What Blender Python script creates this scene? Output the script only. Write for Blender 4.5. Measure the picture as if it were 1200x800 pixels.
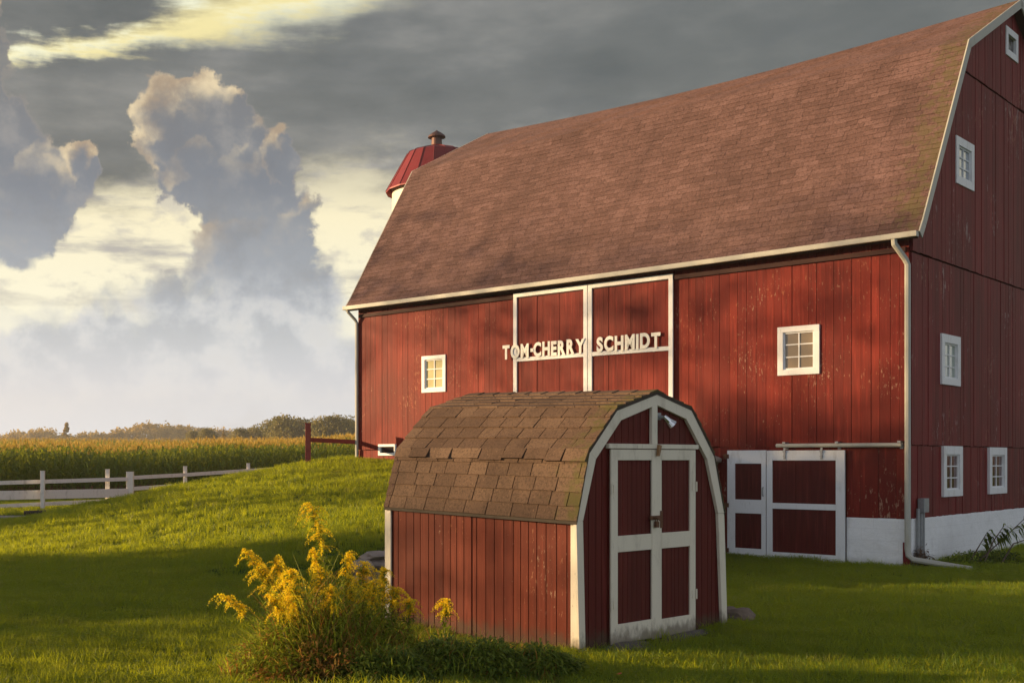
import bpy, bmesh, math, random
import numpy as np
from mathutils import Vector, Matrix, Euler
R = math.radians
random.seed(7); rng = np.random.default_rng(7)
for o in list(bpy.data.objects): bpy.data.objects.remove(o)
scene = bpy.context.scene
col = scene.collection

# ------------------------------------------------------------------ camera
cam = bpy.data.cameras.new('camera'); camo = bpy.data.objects.new('camera', cam); col.objects.link(camo)
camo.location = (0, 0, 1.8); camo.rotation_euler = (R(90), 0, 0)
cam.sensor_width = 36; cam.sensor_fit = 'HORIZONTAL'
cam.lens = 36 * 1358.2 / 1200
cam.shift_x = (600 - 387.6) / 1200; cam.shift_y = (537.8 - 400) / 1200
cam.clip_start = .1; cam.clip_end = 9000
scene.camera = camo

# ------------------------------------------------------------------ sun
SUN_AZ = 82.0      # degrees left of the +Y axis
SUN_EL = 9.5
a_ = R(SUN_AZ); e_ = R(SUN_EL)
sdir = Vector((-math.sin(a_) * math.cos(e_), math.cos(a_) * math.cos(e_), math.sin(e_)))
sl = bpy.data.lights.new('sun', 'SUN'); so = bpy.data.objects.new('sun', sl); col.objects.link(so)
sl.energy = 5.0; sl.angle = R(.6); sl.color = (1, .69, .36)
so.rotation_euler = sdir.to_track_quat('Z', 'Y').to_euler(); so.location = (-40, 0, 30)

# ------------------------------------------------------------------ exposure
scene.view_settings.view_transform = 'Standard'; scene.view_settings.look = 'None'
scene.view_settings.exposure = 1.0; scene.view_settings.gamma = 1
scene.view_settings.use_curve_mapping = False

# ------------------------------------------------------------------ node helpers
class NT:
    def __init__(s, tree): s.t = tree
    def n(s, typ, **kw):
        nd = s.t.nodes.new(typ)
        for k, v in kw.items(): setattr(nd, k, v)
        return nd
    def put(s, sock, v):
        if isinstance(v, bpy.types.NodeSocket): s.t.links.new(v, sock)
        elif v is not None: sock.default_value = v
    def m(s, op, a, b=None, c=None, clamp=False):
        nd = s.n('ShaderNodeMath', operation=op, use_clamp=clamp)
        s.put(nd.inputs[0], a)
        if b is not None: s.put(nd.inputs[1], b)
        if c is not None: s.put(nd.inputs[2], c)
        return nd.outputs[0]
    def add(s, a, b): return s.m('ADD', a, b)
    def sub(s, a, b): return s.m('SUBTRACT', a, b)
    def mul(s, a, b): return s.m('MULTIPLY', a, b)
    def ss(s, x, lo, hi):          # smoothstep (lo may exceed hi)
        if isinstance(lo, (int, float)) and isinstance(hi, (int, float)) and lo > hi:
            return s.sub(1.0, s.ss(x, hi, lo))
        nd = s.n('ShaderNodeMapRange', interpolation_type='SMOOTHSTEP')
        s.put(nd.inputs[0], x); s.put(nd.inputs[1], lo); s.put(nd.inputs[2], hi); s.put(nd.inputs[3], 0.0); s.put(nd.inputs[4], 1.0)
        return nd.outputs[0]
    def mix(s, f, a, b, mode='MIX'):
        nd = s.n('ShaderNodeMix', data_type='RGBA', blend_type=mode)
        s.put(nd.inputs[0], f)
        s.put(nd.inputs[6], a if isinstance(a, bpy.types.NodeSocket) else tuple(a)[:3] + (1,))
        s.put(nd.inputs[7], b if isinstance(b, bpy.types.NodeSocket) else tuple(b)[:3] + (1,))
        return nd.outputs[2]
    def noise(s, vec, scale, detail=3, rough=.5, out=0, dist=0.0):
        nd = s.n('ShaderNodeTexNoise'); s.put(nd.inputs['Vector'], vec)
        nd.inputs['Scale'].default_value = scale; nd.inputs['Detail'].default_value = detail
        nd.inputs['Roughness'].default_value = rough; nd.inputs['Distortion'].default_value = dist
        return nd.outputs[out]
    def map(s, vec, scale=(1, 1, 1), loc=(0, 0, 0), rot=(0, 0, 0)):
        nd = s.n('ShaderNodeMapping'); s.put(nd.inputs[0], vec); nd.inputs['Scale'].default_value = scale
        nd.inputs['Location'].default_value = loc; nd.inputs['Rotation'].default_value = rot
        return nd.outputs[0]
    def xyz(s, x, y, z):
        nd = s.n('ShaderNodeCombineXYZ'); s.put(nd.inputs[0], x); s.put(nd.inputs[1], y); s.put(nd.inputs[2], z); return nd.outputs[0]
    def ramp(s, f, stops):
        nd = s.n('ShaderNodeValToRGB'); s.put(nd.inputs[0], f); cr = nd.color_ramp
        while len(cr.elements) < len(stops): cr.elements.new(.5)
        for e, (p, c) in zip(cr.elements, stops): e.position = p; e.color = tuple(c)[:3] + (1,)
        return nd.outputs[0]

def lin(r, g, b):
    f = lambda v: ((v / 255 + .055) / 1.055) ** 2.4 if v > 10 else v / 255 / 12.92
    return (f(r), f(g), f(b))

# ------------------------------------------------------------------ world: Nishita sky behind broken evening cloud
world = bpy.data.worlds.new('World'); scene.world = world; world.use_nodes = True
wt = world.node_tree; wt.nodes.clear(); W = NT(wt)
out = W.n('ShaderNodeOutputWorld'); bg = W.n('ShaderNodeBackground'); wt.links.new(bg.outputs[0], out.inputs[0])
sky = W.n('ShaderNodeTexSky', sky_type='NISHITA'); sky.sun_disc = False
sky.sun_elevation = e_; sky.sun_rotation = -a_; sky.air_density = 1.2; sky.dust_density = 2.0
tc = W.n('ShaderNodeTexCoord'); gen = tc.outputs['Generated']
sx = W.n('ShaderNodeSeparateXYZ'); wt.links.new(gen, sx.inputs[0])
AZ = W.m('ARCTAN2', sx.outputs[0], sx.outputs[1]); EL = W.m('ARCSINE', sx.outputs[2])
# cloud map: azimuth and elevation in units of 100/1358 rad
U_ = W.add(3.876, W.mul(AZ, 13.58)); V_ = W.sub(5.378, W.mul(EL, 13.58))
P0 = W.xyz(U_, V_, 0.0)
# ragged displacement
n1 = W.noise(P0, 1.1, 8, .62, 1); 
def vop(op, a, b=None, sc=None):
    nd = W.n('ShaderNodeVectorMath', operation=op); W.put(nd.inputs[0], a)
    if b is not None: W.put(nd.inputs[1], b)
    if sc is not None: nd.inputs['Scale'].default_value = sc
    return nd.outputs[0]
dn = vop('SUBTRACT', n1, (.5, .5, .5))
n2 = W.noise(P0, 4.2, 6, .6, 1); dn2 = vop('SUBTRACT', n2, (.5, .5, .5))
PD = vop('ADD', P0, vop('ADD', vop('SCALE', dn, sc=.75), vop('SCALE', dn2, sc=.30)))
# cumulus field group
cg = bpy.data.node_groups.new('cumulus', 'ShaderNodeTree')
cg.interface.new_socket('P', in_out='INPUT', socket_type='NodeSocketVector')
cg.interface.new_socket('F', in_out='OUTPUT', socket_type='NodeSocketFloat')
G = NT(cg); gi = G.n('NodeGroupInput'); go = G.n('NodeGroupOutput')
ell = [(2.42, 1.42, .52, .42), (1.98, 1.62, .40, .50), (2.25, 1.95, .55, .6), (2.75, 2.2, .62, .85), (3.22, 1.95, .26, .42), (2.95, 3.1, .85, 1.1),
       (3.35, 3.0, .38, .7), (2.6, 4.2, 1.6, 1.0), (1.0, 4.5, 2.2, .85), (3.4, 4.1, .75, 1.2), (3.9, 4.6, .9, .8),
       (-.15, 1.0, .35, .6), (-.1, 1.8, .55, .8), (.15, 2.3, .9, .6), (.75, 2.35, .45, .38), (1.02, 2.12, .28, .24), (.1, 2.75, .8, .45), (-1.8, 2.6, 1.6, 1.6), (-3.5, 4.0, 2.4, 1.8), (-.3, 4.9, 2.4, .8), (7, 4.6, 3, 1.2), (11, 3.2, 2.2, 2.0), (13, 4.6, 4, 1.4)]
f = None
for (cx, cy, rx, ry) in ell:
    mp = G.map(gi.outputs[0], (1 / rx, 1 / ry, 0), (-cx / rx, -cy / ry, 0))
    ln = G.n('ShaderNodeVectorMath', operation='LENGTH'); cg.links.new(mp, ln.inputs[0])
    d = G.sub(1.0, ln.outputs['Value'])
    if f is None: f = d
    else:
        nd = G.n('ShaderNodeMath', operation='SMOOTH_MAX'); cg.links.new(f, nd.inputs[0]); cg.links.new(d, nd.inputs[1]); nd.inputs[2].default_value = .22; f = nd.outputs[0]
for vs_, va_ in ((2.3, .30), (5.5, .12)):
    vn = G.n('ShaderNodeTexVoronoi', feature='SMOOTH_F1', voronoi_dimensions='2D'); cg.links.new(gi.outputs[0], vn.inputs['Vector']); vn.inputs['Scale'].default_value = vs_; vn.inputs['Smoothness'].default_value = .35
    f = G.m('MULTIPLY_ADD', vn.outputs['Distance'], -va_, G.add(f, va_ * .42))
cg.links.new(f, go.inputs[0])
def cum(p):
    nd = W.n('ShaderNodeGroup'); nd.node_tree = cg; wt.links.new(p, nd.inputs[0]); return nd.outputs[0]
# 1 pale base behind everything, cream high up, blue grey at the horizon
vgrad = W.ramp(W.mul(V_, 1 / 5.6), [(0, lin(150, 150, 142)), (.34, lin(196, 190, 168)), (.46, lin(255, 244, 206)), (.70, lin(255, 252, 228)), (.80, lin(214, 214, 216)), (.93, lin(212, 216, 222)), (1, lin(222, 222, 222))])
streak = W.noise(W.map(P0, (.55, 2.6, 1), rot=(0, 0, R(4))), 1.0, 7, .6)
puff = W.noise(W.map(P0, (1.3, 2.4, 1), (3, 1, 0)), 1.0, 7, .6)
c = W.mix(W.mul(W.mul(W.ss(streak, .50, .68), .85), W.ss(V_, 4.4, 3.0)), vgrad, lin(168, 167, 168))
c = W.mix(W.mul(W.ss(puff, .50, .64), W.mul(W.ss(V_, 4.3, 3.4), .5)), c, lin(178, 176, 178))
# 2 dark deck overhead, wavy lower edge
deckedge = W.add(W.add(2.35, W.mul(W.ss(U_, 2.5, 5.0), -.25)), W.mul(W.sub(W.noise(W.map(P0, (.6, 1.5, 1), (5, 2, 0)), 1.0, 7, .6), .5), 2.4))
deck = W.ss(W.sub(deckedge, V_), -.35, .45)
dn_ = W.noise(W.map(P0, (.45, 1.3, 1), (1, 7, 0)), 1.0, 7, .58)
deckc = W.ramp(dn_, [(.3, lin(86, 94, 98)), (.5, lin(110, 115, 117)), (.72, lin(145, 146, 144))])
rightdark = W.ss(U_, 5.0, 9.0)
deckc = W.mix(W.mul(rightdark, .5), deckc, lin(84, 92, 94))
c = W.mix(W.mul(deck, .96), c, deckc)
# 3 bright slit in the deck, running up to the right
PS = vop('ADD', P0, vop('SCALE', dn, sc=.45)); PDs = W.n('ShaderNodeSeparateXYZ'); wt.links.new(PS, PDs.inputs[0])
line_ = W.sub(W.add(PDs.outputs[1], W.mul(W.sub(streak, .5), 1.0)), W.add(.98, W.add(W.mul(PDs.outputs[0], -.18), W.mul(W.mul(PDs.outputs[0], PDs.outputs[0]), -.013))))
wid = W.add(.10, W.mul(W.ss(U_, 1.0, 3.6), .22))
slit = W.mul(W.mul(W.ss(W.m('DIVIDE', W.m('ABSOLUTE', line_), wid), 1.9, .0), W.ss(U_, 5.2, 4.2)), W.ss(U_, -6.0, -2.0))
c = W.mix(W.mul(slit, .96), c, W.mix(W.ss(streak, .40, .56), lin(250, 236, 172), lin(255, 255, 222)))
# 4 cumulus towers, lit from the upper left
F0 = cum(PD); F1 = cum(vop('ADD', PD, (-.11, -.13, 0.0)))
low = W.ss(V_, 2.4, 4.2); mask = W.ss(F0, W.sub(-.03, W.mul(low, .15)), W.add(.10, W.mul(low, .30)))
lit = W.mul(W.mul(W.ss(W.sub(F0, F1), .0, .24), W.ss(F0, .85, .10)), W.ss(V_, 3.6, 2.2))
body = W.ramp(W.mul(V_, 1 / 5.6), [(0, lin(112, 112, 112)), (.25, lin(120, 124, 130)), (.42, lin(122, 131, 144)), (.56, lin(148, 158, 172)), (.70, lin(184, 192, 203)), (.82, lin(216, 222, 231)), (.93, lin(232, 237, 244)), (1, lin(224, 224, 224))])
bn = W.noise(W.map(P0, (1, 1, 1), (2, 9, 0)), 1.6, 8, .6); body = W.mix(W.mul(W.mul(W.ss(bn, .44, .62), .55), W.mul(W.ss(V_, 3.0, 3.7), W.ss(V_, 5.1, 4.4))), body, lin(238, 240, 242)); body = W.mix(W.mul(W.mul(W.ss(bn, .50, .68), .30), W.ss(V_, 5.0, 3.0)), body, lin(186, 180, 172)); body = W.mix(W.mul(W.mul(W.ss(bn, .50, .34), .25), W.ss(V_, 4.4, 3.0)), body, lin(104, 108, 116))
litc = W.mix(W.ss(bn, .38, .60), lin(178, 156, 130), lin(246, 224, 182))
cumc = W.mix(W.mul(lit, .9), body, litc)
cumc = W.mix(W.mul(W.mul(W.ss(F0, .16, .02), W.ss(V_, 3.4, 2.6)), .22), cumc, lin(190, 172, 146))
c = W.mix(W.mul(mask, W.add(.90, W.mul(W.ss(V_, 4.8, 2.0), .06))), c, cumc)
# 5 rest of the sky (above and behind): broken cloud, brighter opposite the deck
beh = W.ss(sx.outputs[1], .25, -.35); high = W.ss(EL, .42, .75)
oth = W.noise(gen, 2.4, 7, .58)
othc = W.ramp(oth, [(.3, (.28, .31, .37)), (.52, (.43, .47, .55)), (.72, (.68, .70, .74))])
othc = W.mix(1.0, othc, W.mix(W.ss(EL, .25, 1.0), (1.4, 1.4, 1.4), (.42, .42, .42)), 'MULTIPLY')
c = W.mix(W.m('MAXIMUM', beh, high), c, othc)
nsk = W.mix(1.0, sky.outputs[0], (.10, .10, .10), 'MULTIPLY')
c = W.mix(.05, c, nsk)
c = W.mix(W.ss(EL, -.004, -.03), c, (.10, .11, .06))
wt.links.new(c, bg.inputs[0]); bg.inputs[1].default_value = .52

# ------------------------------------------------------------------ object helpers
def tag(o, label=None, cat=None, group=None, kind=None):
    if label: o['label'] = label
    if cat: o['category'] = cat
    if group: o['group'] = group
    if kind: o['kind'] = kind
    return o
def empty(name, loc, rz=0.0, label=None, cat=None, group=None):
    o = bpy.data.objects.new(name, None); col.objects.link(o); o.location = loc; o.rotation_euler = (0, 0, rz)
    o.empty_display_size = .2
    return tag(o, label, cat, group)

class MB:
    """collects shapes, then links them as one mesh object"""
    def __init__(s): s.v = []; s.f = []; s.r = []; s.mi = []; s.cur = 0
    def face(s, pts, r=None):
        i = len(s.v); s.v += [tuple(p) for p in pts]; s.f.append(tuple(range(i, i + len(pts)))); s.r.append(random.random() if r is None else r); s.mi.append(s.cur)
    def hexa(s, p, r=None):      # p: 8 corners, bottom 4 ccw then top 4
        r = random.random() if r is None else r; i = len(s.v); s.v += [tuple(q) for q in p]
        for q in ((3, 2, 1, 0), (4, 5, 6, 7), (0, 1, 5, 4), (1, 2, 6, 5), (2, 3, 7, 6), (3, 0, 4, 7)):
            s.f.append(tuple(i + k for k in q)); s.r.append(r); s.mi.append(s.cur)
    def box(s, x0, x1, y0, y1, z0, z1, r=None):
        x0, x1 = sorted((x0, x1)); y0, y1 = sorted((y0, y1)); z0, z1 = sorted((z0, z1))
        s.hexa([(x0, y0, z0), (x1, y0, z0), (x1, y1, z0), (x0, y1, z0), (x0, y0, z1), (x1, y0, z1), (x1, y1, z1), (x0, y1, z1)], r)
    def tube(s, pts, rad, n=8, r=None, cap=True, flat=1.0):
        r = random.random() if r is None else r
        pts = [Vector(p) for p in pts]; rads = rad if isinstance(rad, (list, tuple)) else [rad] * len(pts)
        base = len(s.v); up = Vector((0, 0, 1)); last = None
        for k, p in enumerate(pts):
            t = (pts[min(k + 1, len(pts) - 1)] - pts[max(k - 1, 0)]).normalized()
            if last is None: a = t.cross(up if abs(t.z) < .95 else Vector((1, 0, 0))).normalized()
            else: a = (last - t * last.dot(t)).normalized()
            last = a; b = t.cross(a)
            for j in range(n):
                an = 2 * math.pi * (j + .5) / n
                s.v.append(tuple(p + (a * math.cos(an) + b * math.sin(an) * flat) * rads[k]))
        for k in range(len(pts) - 1):
            for j in range(n):
                s.f.append((base + k * n + j, base + k * n + (j + 1) % n, base + (k + 1) * n + (j + 1) % n, base + (k + 1) * n + j)); s.r.append(r); s.mi.append(s.cur)
        if cap:
            s.f.append(tuple(base + j for j in reversed(range(n)))); s.r.append(r); s.mi.append(s.cur)
            s.f.append(tuple(base + (len(pts) - 1) * n + j for j in range(n))); s.r.append(r); s.mi.append(s.cur)
    def lathe(s, prof, c=(0, 0, 0), n=32, rib=None):
        base = len(s.v)
        for (ra, z) in prof:
            for j in range(n):
                an = 2 * math.pi * j / n; q = ra * (rib(j) if rib else 1)
                s.v.append((c[0] + q * math.cos(an), c[1] + q * math.sin(an), c[2] + z))
        for k in range(len(prof) - 1):
            for j in range(n):
                s.f.append((base + k * n + j, base + k * n + (j + 1) % n, base + (k + 1) * n + (j + 1) % n, base + (k + 1) * n + j)); s.r.append(random.random() if rib else .5); s.mi.append(s.cur)
        s.f.append(tuple(base + (len(prof) - 1) * n + j for j in range(n))); s.r.append(.5); s.mi.append(s.cur)
    def build(s, name, mats, parent=None, smooth=False, bevel=0.0):
        me = bpy.data.meshes.new(name); me.from_pydata(s.v, [], s.f)
        if not isinstance(mats, (list, tuple)): mats = [mats]
        for m in mats: me.materials.append(m)
        at = me.attributes.new('rnd', 'FLOAT', 'FACE'); at.data.foreach_set('value', np.array(s.r, dtype=np.float32))
        if len(mats) > 1: me.polygons.foreach_set('material_index', np.array(s.mi, dtype=np.int32))
        if smooth: me.polygons.foreach_set('use_smooth', [True] * len(me.polygons))
        me.update()
        o = bpy.data.objects.new(name, me); col.objects.link(o)
        if parent: o.parent = parent
        if bevel:
            b = o.modifiers.new('bevel', 'BEVEL'); b.width = bevel; b.segments = 2; b.limit_method = 'ANGLE'
        return o

def new_mat(name):
    m = bpy.data.materials.new(name); m.use_nodes = True; t = m.node_tree; N = NT(t)
    b = t.nodes['Principled BSDF']; return m, N, b
def obco(N): return N.n('ShaderNodeTexCoord').outputs['Object']
def rndat(N):
    a = N.n('ShaderNodeAttribute', attribute_name='rnd'); return a.outputs['Fac']
def bump(N, b, h, strength=.4, dist=.01):
    nd = N.n('ShaderNodeBump'); nd.inputs['Strength'].default_value = strength; nd.inputs['Distance'].default_value = dist
    N.put(nd.inputs['Height'], h); N.t.links.new(nd.outputs[0], b.inputs['Normal'])
def simple(name, c, rough=.6, var=.15, scale=8, metal=0, bs=.2, spec=.5):
    m, N, b = new_mat(name); co = obco(N)
    n = N.noise(co, scale, 5, .6)
    k = N.mix(n, tuple(x * (1 - var * 1.6) for x in c), tuple(min(1, x * (1 + var)) for x in c))
    N.t.links.new(k, b.inputs['Base Color']); b.inputs['Roughness'].default_value = rough; b.inputs['Metallic'].default_value = metal
    b.inputs['Specular IOR Level'].default_value = spec
    bump(N, b, N.noise(co, scale * 5, 4, .6), bs, .004); return m

def board_mat(name, c0, c1, fleck=(.50, .33, .25), fl=.66, fs=1.0, rough=.62, stain=(.06, .02, .015), splash=False):
    """painted vertical boards: tone per board, streaks, flaked paint"""
    m, N, b = new_mat(name); co = obco(N); r = rndat(N)
    base = N.mix(r, c0, c1)
    lo = N.noise(N.map(co, (.5, .5, .35)), 1.0, 5, .6)
    base = N.mix(N.mul(N.ss(lo, .35, .75), .45), base, stain)
    st = N.noise(N.map(co, (26, 26, 1.3)), 1.0, 5, .6)
    base = N.mix(N.mul(N.ss(st, .42, .72), .4), base, tuple(x * .55 for x in c0))
    st2 = N.noise(N.map(co, (18, 18, .9), (9, 3, 1)), 1.0, 5, .6)
    base = N.mix(N.mul(N.ss(st2, .5, .75), .5), base, tuple(min(1, x * 1.55 + .012) for x in c1))
    zone = N.noise(N.map(co, (.7, .7, .7), (4, 8, 2)), 1.0, 3, .5)
    fk = N.noise(N.map(co, (13 * fs, 13 * fs, 4.2 * fs)), 1.0, 7, .72)
    fk = N.mul(N.ss(N.add(fk, N.mul(N.sub(zone, .5), .5)), fl, fl + .05), .75)
    if splash:
        sz = N.n('ShaderNodeSeparateXYZ'); N.put(sz.inputs[0], co); sn = N.noise(N.map(co, (9, 9, 5)), 1.0, 5, .65)
        base = N.mix(N.mul(N.ss(N.add(sz.outputs[2], N.mul(sn, -.34)), .06, -.10), .7), base, (.075, .055, .035))
    base = N.mix(fk, base, N.mix(N.ss(r, .3, .8), fleck, tuple(x * y for x, y in zip(fleck, (.9, .5, .35)))))
    N.t.links.new(base, b.inputs['Base Color']); b.inputs['Roughness'].default_value = rough
    b.inputs['Specular IOR Level'].default_value = .18
    bump(N, b, N.add(N.mul(st, 1.0), N.mul(fk, .6)), .5, .006)
    return m

M = {}
M['red'] = board_mat('barn_red_boards', (.145, .0095, .006), (.230, .020, .010), fl=.615, fs=1.9, fleck=(.42, .25, .17))
M['gable_red'] = board_mat('gable_shaded_red', (.145, .0095, .0115), (.205, .016, .018), fl=.625, fs=1.0, fleck=(.34, .25, .24))  # bluer, slightly darker copy of the wall red: gable shade put into the colour
M['door_red'] = board_mat('door_red', (.165, .012, .008), (.215, .021, .012), fl=.84)
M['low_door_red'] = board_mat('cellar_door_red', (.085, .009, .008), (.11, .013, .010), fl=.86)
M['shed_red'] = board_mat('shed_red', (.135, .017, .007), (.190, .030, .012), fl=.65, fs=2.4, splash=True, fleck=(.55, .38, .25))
M['shed_front'] = board_mat('shed_front_shaded_red', (.100, .009, .007), (.125, .013, .009), fl=.80, splash=True)  # darker copy of the side red: shade on the front put into the colour
M['groove'] = simple('groove_dark', (.04, .008, .006), .8)
M['dark'] = simple('dark_interior', (.012, .011, .010), .8)

def white_mat(name, c, dirt=(.30, .25, .18), amount=.35, splash=False):
    m, N, b = new_mat(name); co = obco(N)
    n = N.noise(N.map(co, (5, 5, 2)), 1.0, 6, .65); k = N.mix(N.mul(N.ss(n, .5, .78), amount), c, dirt)
    n2 = N.noise(N.map(co, (30, 30, 6)), 1.0, 5, .6); k = N.mix(N.mul(N.ss(n2, .6, .75), amount * .6), k, tuple(x * .6 for x in dirt))
    if splash:
        sz = N.n('ShaderNodeSeparateXYZ'); N.put(sz.inputs[0], co); sn = N.noise(N.map(co, (14, 14, 8)), 1.0, 5, .65)
        k = N.mix(N.mul(N.ss(N.add(sz.outputs[2], N.mul(sn, -.34)), .05, -.10), .75), k, (.12, .09, .055))
        ch = N.noise(N.map(co, (40, 40, 16)), 1.0, 4, .7); k = N.mix(N.mul(N.ss(ch, .70, .72), .8), k, (.20, .15, .10))
    N.t.links.new(k, b.inputs['Base Color']); b.inputs['Roughness'].default_value = .5; b.inputs['Specular IOR Level'].default_value = .35
    bump(N, b, n2, .25, .004); return m
M['white'] = white_mat('white_trim', (.78, .78, .79))
M['cream'] = white_mat('cream_trim', (.76, .69, .56), (.30, .24, .17), .45, True)
M['gutter'] = white_mat('gutter_white', (.44, .43, .38), (.30, .26, .16), .4)
M['fence_white'] = white_mat('fence_white', (.80, .76, .70), (.25, .2, .15), .5)
M['letter'] = white_mat('letter_white', (.86, .84, .78), (.5, .42, .32), .25)
# painted stone base
m, N, b = new_mat('painted_stone_base'); co = obco(N)
br = N.n('ShaderNodeTexBrick'); N.put(br.inputs['Vector'], N.map(co, (1, 1, 1))); br.inputs['Scale'].default_value = 1.0
n = N.noise(co, 3, 6, .65); n3 = N.noise(co, 1.2, 3)
sxy = N.n('ShaderNodeSeparateXYZ'); N.put(sxy.inputs[0], co)
jb = N.xyz(N.add(sxy.outputs[0], sxy.outputs[1]), sxy.outputs[2], 0.0); N.put(br.inputs['Vector'], jb); br.inputs['Brick Width'].default_value = .46; br.inputs['Row Height'].default_value = .23; br.inputs['Mortar Size'].default_value = .008; br.inputs['Mortar Smooth'].default_value = .6; br.offset = .5
k = N.mix(N.mul(N.ss(n, .5, .8), .45), (.86, .86, .87), (.56, .54, .52)); k = N.mix(N.mul(br.outputs['Fac'], .14), k, (.40, .38, .36))
ck = N.noise(N.map(co, (3, 3, 3)), 1.0, 8, .75); k = N.mix(N.mul(N.ss(N.m('ABSOLUTE', N.sub(ck, .5)), .006, .0), .35), k, (.25, .23, .2)); z_ = N.n('ShaderNodeSeparateXYZ'); N.put(z_.inputs[0], co)
k = N.mix(N.mul(N.ss(N.add(z_.outputs[2], N.mul(n, .35)), .12, -.12), .55), k, (.22, .20, .15))
N.t.links.new(k, b.inputs['Base Color']); b.inputs['Roughness'].default_value = .85
bump(N, b, N.add(N.noise(co, 2.2, 5, .6), N.mul(n, .4)), .8, .05); M['stone_white'] = m

def shingle_mat(name, cols, moss=.0, mosscol=(.10, .09, .02), grain=60):
    m, N, b = new_mat(name); co = obco(N); r = rndat(N)
    k = N.ramp(r, [(i / (len(cols) - 1), c) for i, c in enumerate(cols)])
    big = N.noise(co, .55, 5, .62); k = N.mix(N.mul(N.ss(big, .4, .72), .40), k, tuple(x * .52 for x in cols[0]))
    vs = N.noise(N.map(co, (1.6, .35, .35), (2, 2, 2)), 1.0, 5, .65); k = N.mix(N.mul(N.ss(vs, .45, .72), .40), k, tuple(x * .55 for x in cols[0]))
    big2 = N.noise(N.map(co, (1, 1, 1), (7, 3, 5)), .8, 5, .62); k = N.mix(N.mul(N.ss(big2, .5, .72), .35), k, tuple(min(1, x * 1.35) for x in cols[-1]))
    g = N.noise(co, grain, 3, .7); k = N.mix(N.mul(N.ss(g, .45, .66), .6), k, tuple(x * .35 for x in cols[0]))
    g2 = N.noise(N.map(co, (1, 1, 1), (3, 1, 2)), grain * 1.2, 2, .7); k = N.mix(N.mul(N.ss(g2, .6, .75), .35), k, tuple(min(1, x * 2) for x in cols[-1]))
    if moss:
        s_ = N.n('ShaderNodeSeparateXYZ'); N.put(s_.inputs[0], co)
        edge = N.ss(s_.outputs[0], moss, -.1)
        mn = N.noise(co, 6 if moss < 1 else 2.2, 6, .65)
        k = N.mix(N.mul(N.ss(N.add(mn, N.mul(edge, .22)), .60, .78), N.add(.15, N.mul(edge, .65))), k, mosscol)
    N.t.links.new(k, b.inputs['Base Color']); b.inputs['Roughness'].default_value = .85; b.inputs['Specular IOR Level'].default_value = .25
    bump(N, b, g, .6, .006); return m
M['barn_roof'] = shingle_mat('barn_shingles', [(.122, .066, .057), (.158, .087, .077), (.205, .118, .108)], moss=.9, mosscol=(.11, .085, .04), grain=22)
M['shed_roof'] = shingle_mat('shed_shingles', [(.088, .052, .034), (.128, .078, .051), (.180, .114, .074)], moss=.5, mosscol=(.085, .08, .02), grain=45)
M['metal'] = simple('galvanised_metal', (.42, .42, .42), .4, .25, 20, .8)
M['grey_metal'] = simple('grey_painted_metal', (.30, .31, .32), .5, .2, 10, .3)
M['rust'] = simple('rusty_iron', (.16, .07, .035), .7, .3, 30, .4)
M['chrome'] = simple('lamp_chrome', (.7, .7, .7), .2, .1, 10, 1)
M['wood_brown'] = simple('brown_wood', (.30, .16, .07), .7, .3, 30)
M['timber'] = simple('dark_timber', (.05, .035, .025), .8, .3, 10)
M['red_post'] = simple('red_post_paint', (.26, .035, .02), .6, .3, 6)
M['silo_roof'] = simple('silo_red_metal', (.22, .022, .026), .5, .2, 2, .2)
M['silo_body'] = simple('silo_white', (.72, .68, .55), .6, .15, 2)
M['copper'] = simple('ventilator_brown', (.11, .05, .04), .5, .2, 6, .4)
M['stone'] = simple('limestone', (.34, .27, .225), .9, .4, 5, bs=1.0)
M['boulder'] = simple('boulder_brown', (.20, .145, .11), .9, .4, 6, bs=1.0)
M['slab'] = simple('slab_grey', (.12, .10, .085), .9, .35, 5, bs=.8)
def pane_mat(name, c, rough=.08):
    m, N, b = new_mat(name); co = obco(N)
    n = N.noise(co, 2.2, 4, .6); k = N.mix(n, tuple(x * .75 for x in c), tuple(min(1, x * 1.2) for x in c))
    N.t.links.new(k, b.inputs['Base Color']); b.inputs['Roughness'].default_value = rough; b.inputs['Coat Weight'].default_value = .6
    bump(N, b, N.noise(co, 1.6, 2), .15, .02); return m
M['pane_cream'] = pane_mat('pane_cream', (.52, .46, .24)); M['pane_tan'] = pane_mat('pane_tan', (.22, .16, .085))
M['pane_dark'] = pane_mat('pane_dark', (.025, .018, .018)); M['pane_red'] = pane_mat('pane_red_inside', (.085, .014, .014))
M['pane_sky'] = pane_mat('pane_sky', (.35, .40, .46))
M['pane_green'] = pane_mat('pane_greenish', (.34, .40, .34))

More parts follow.
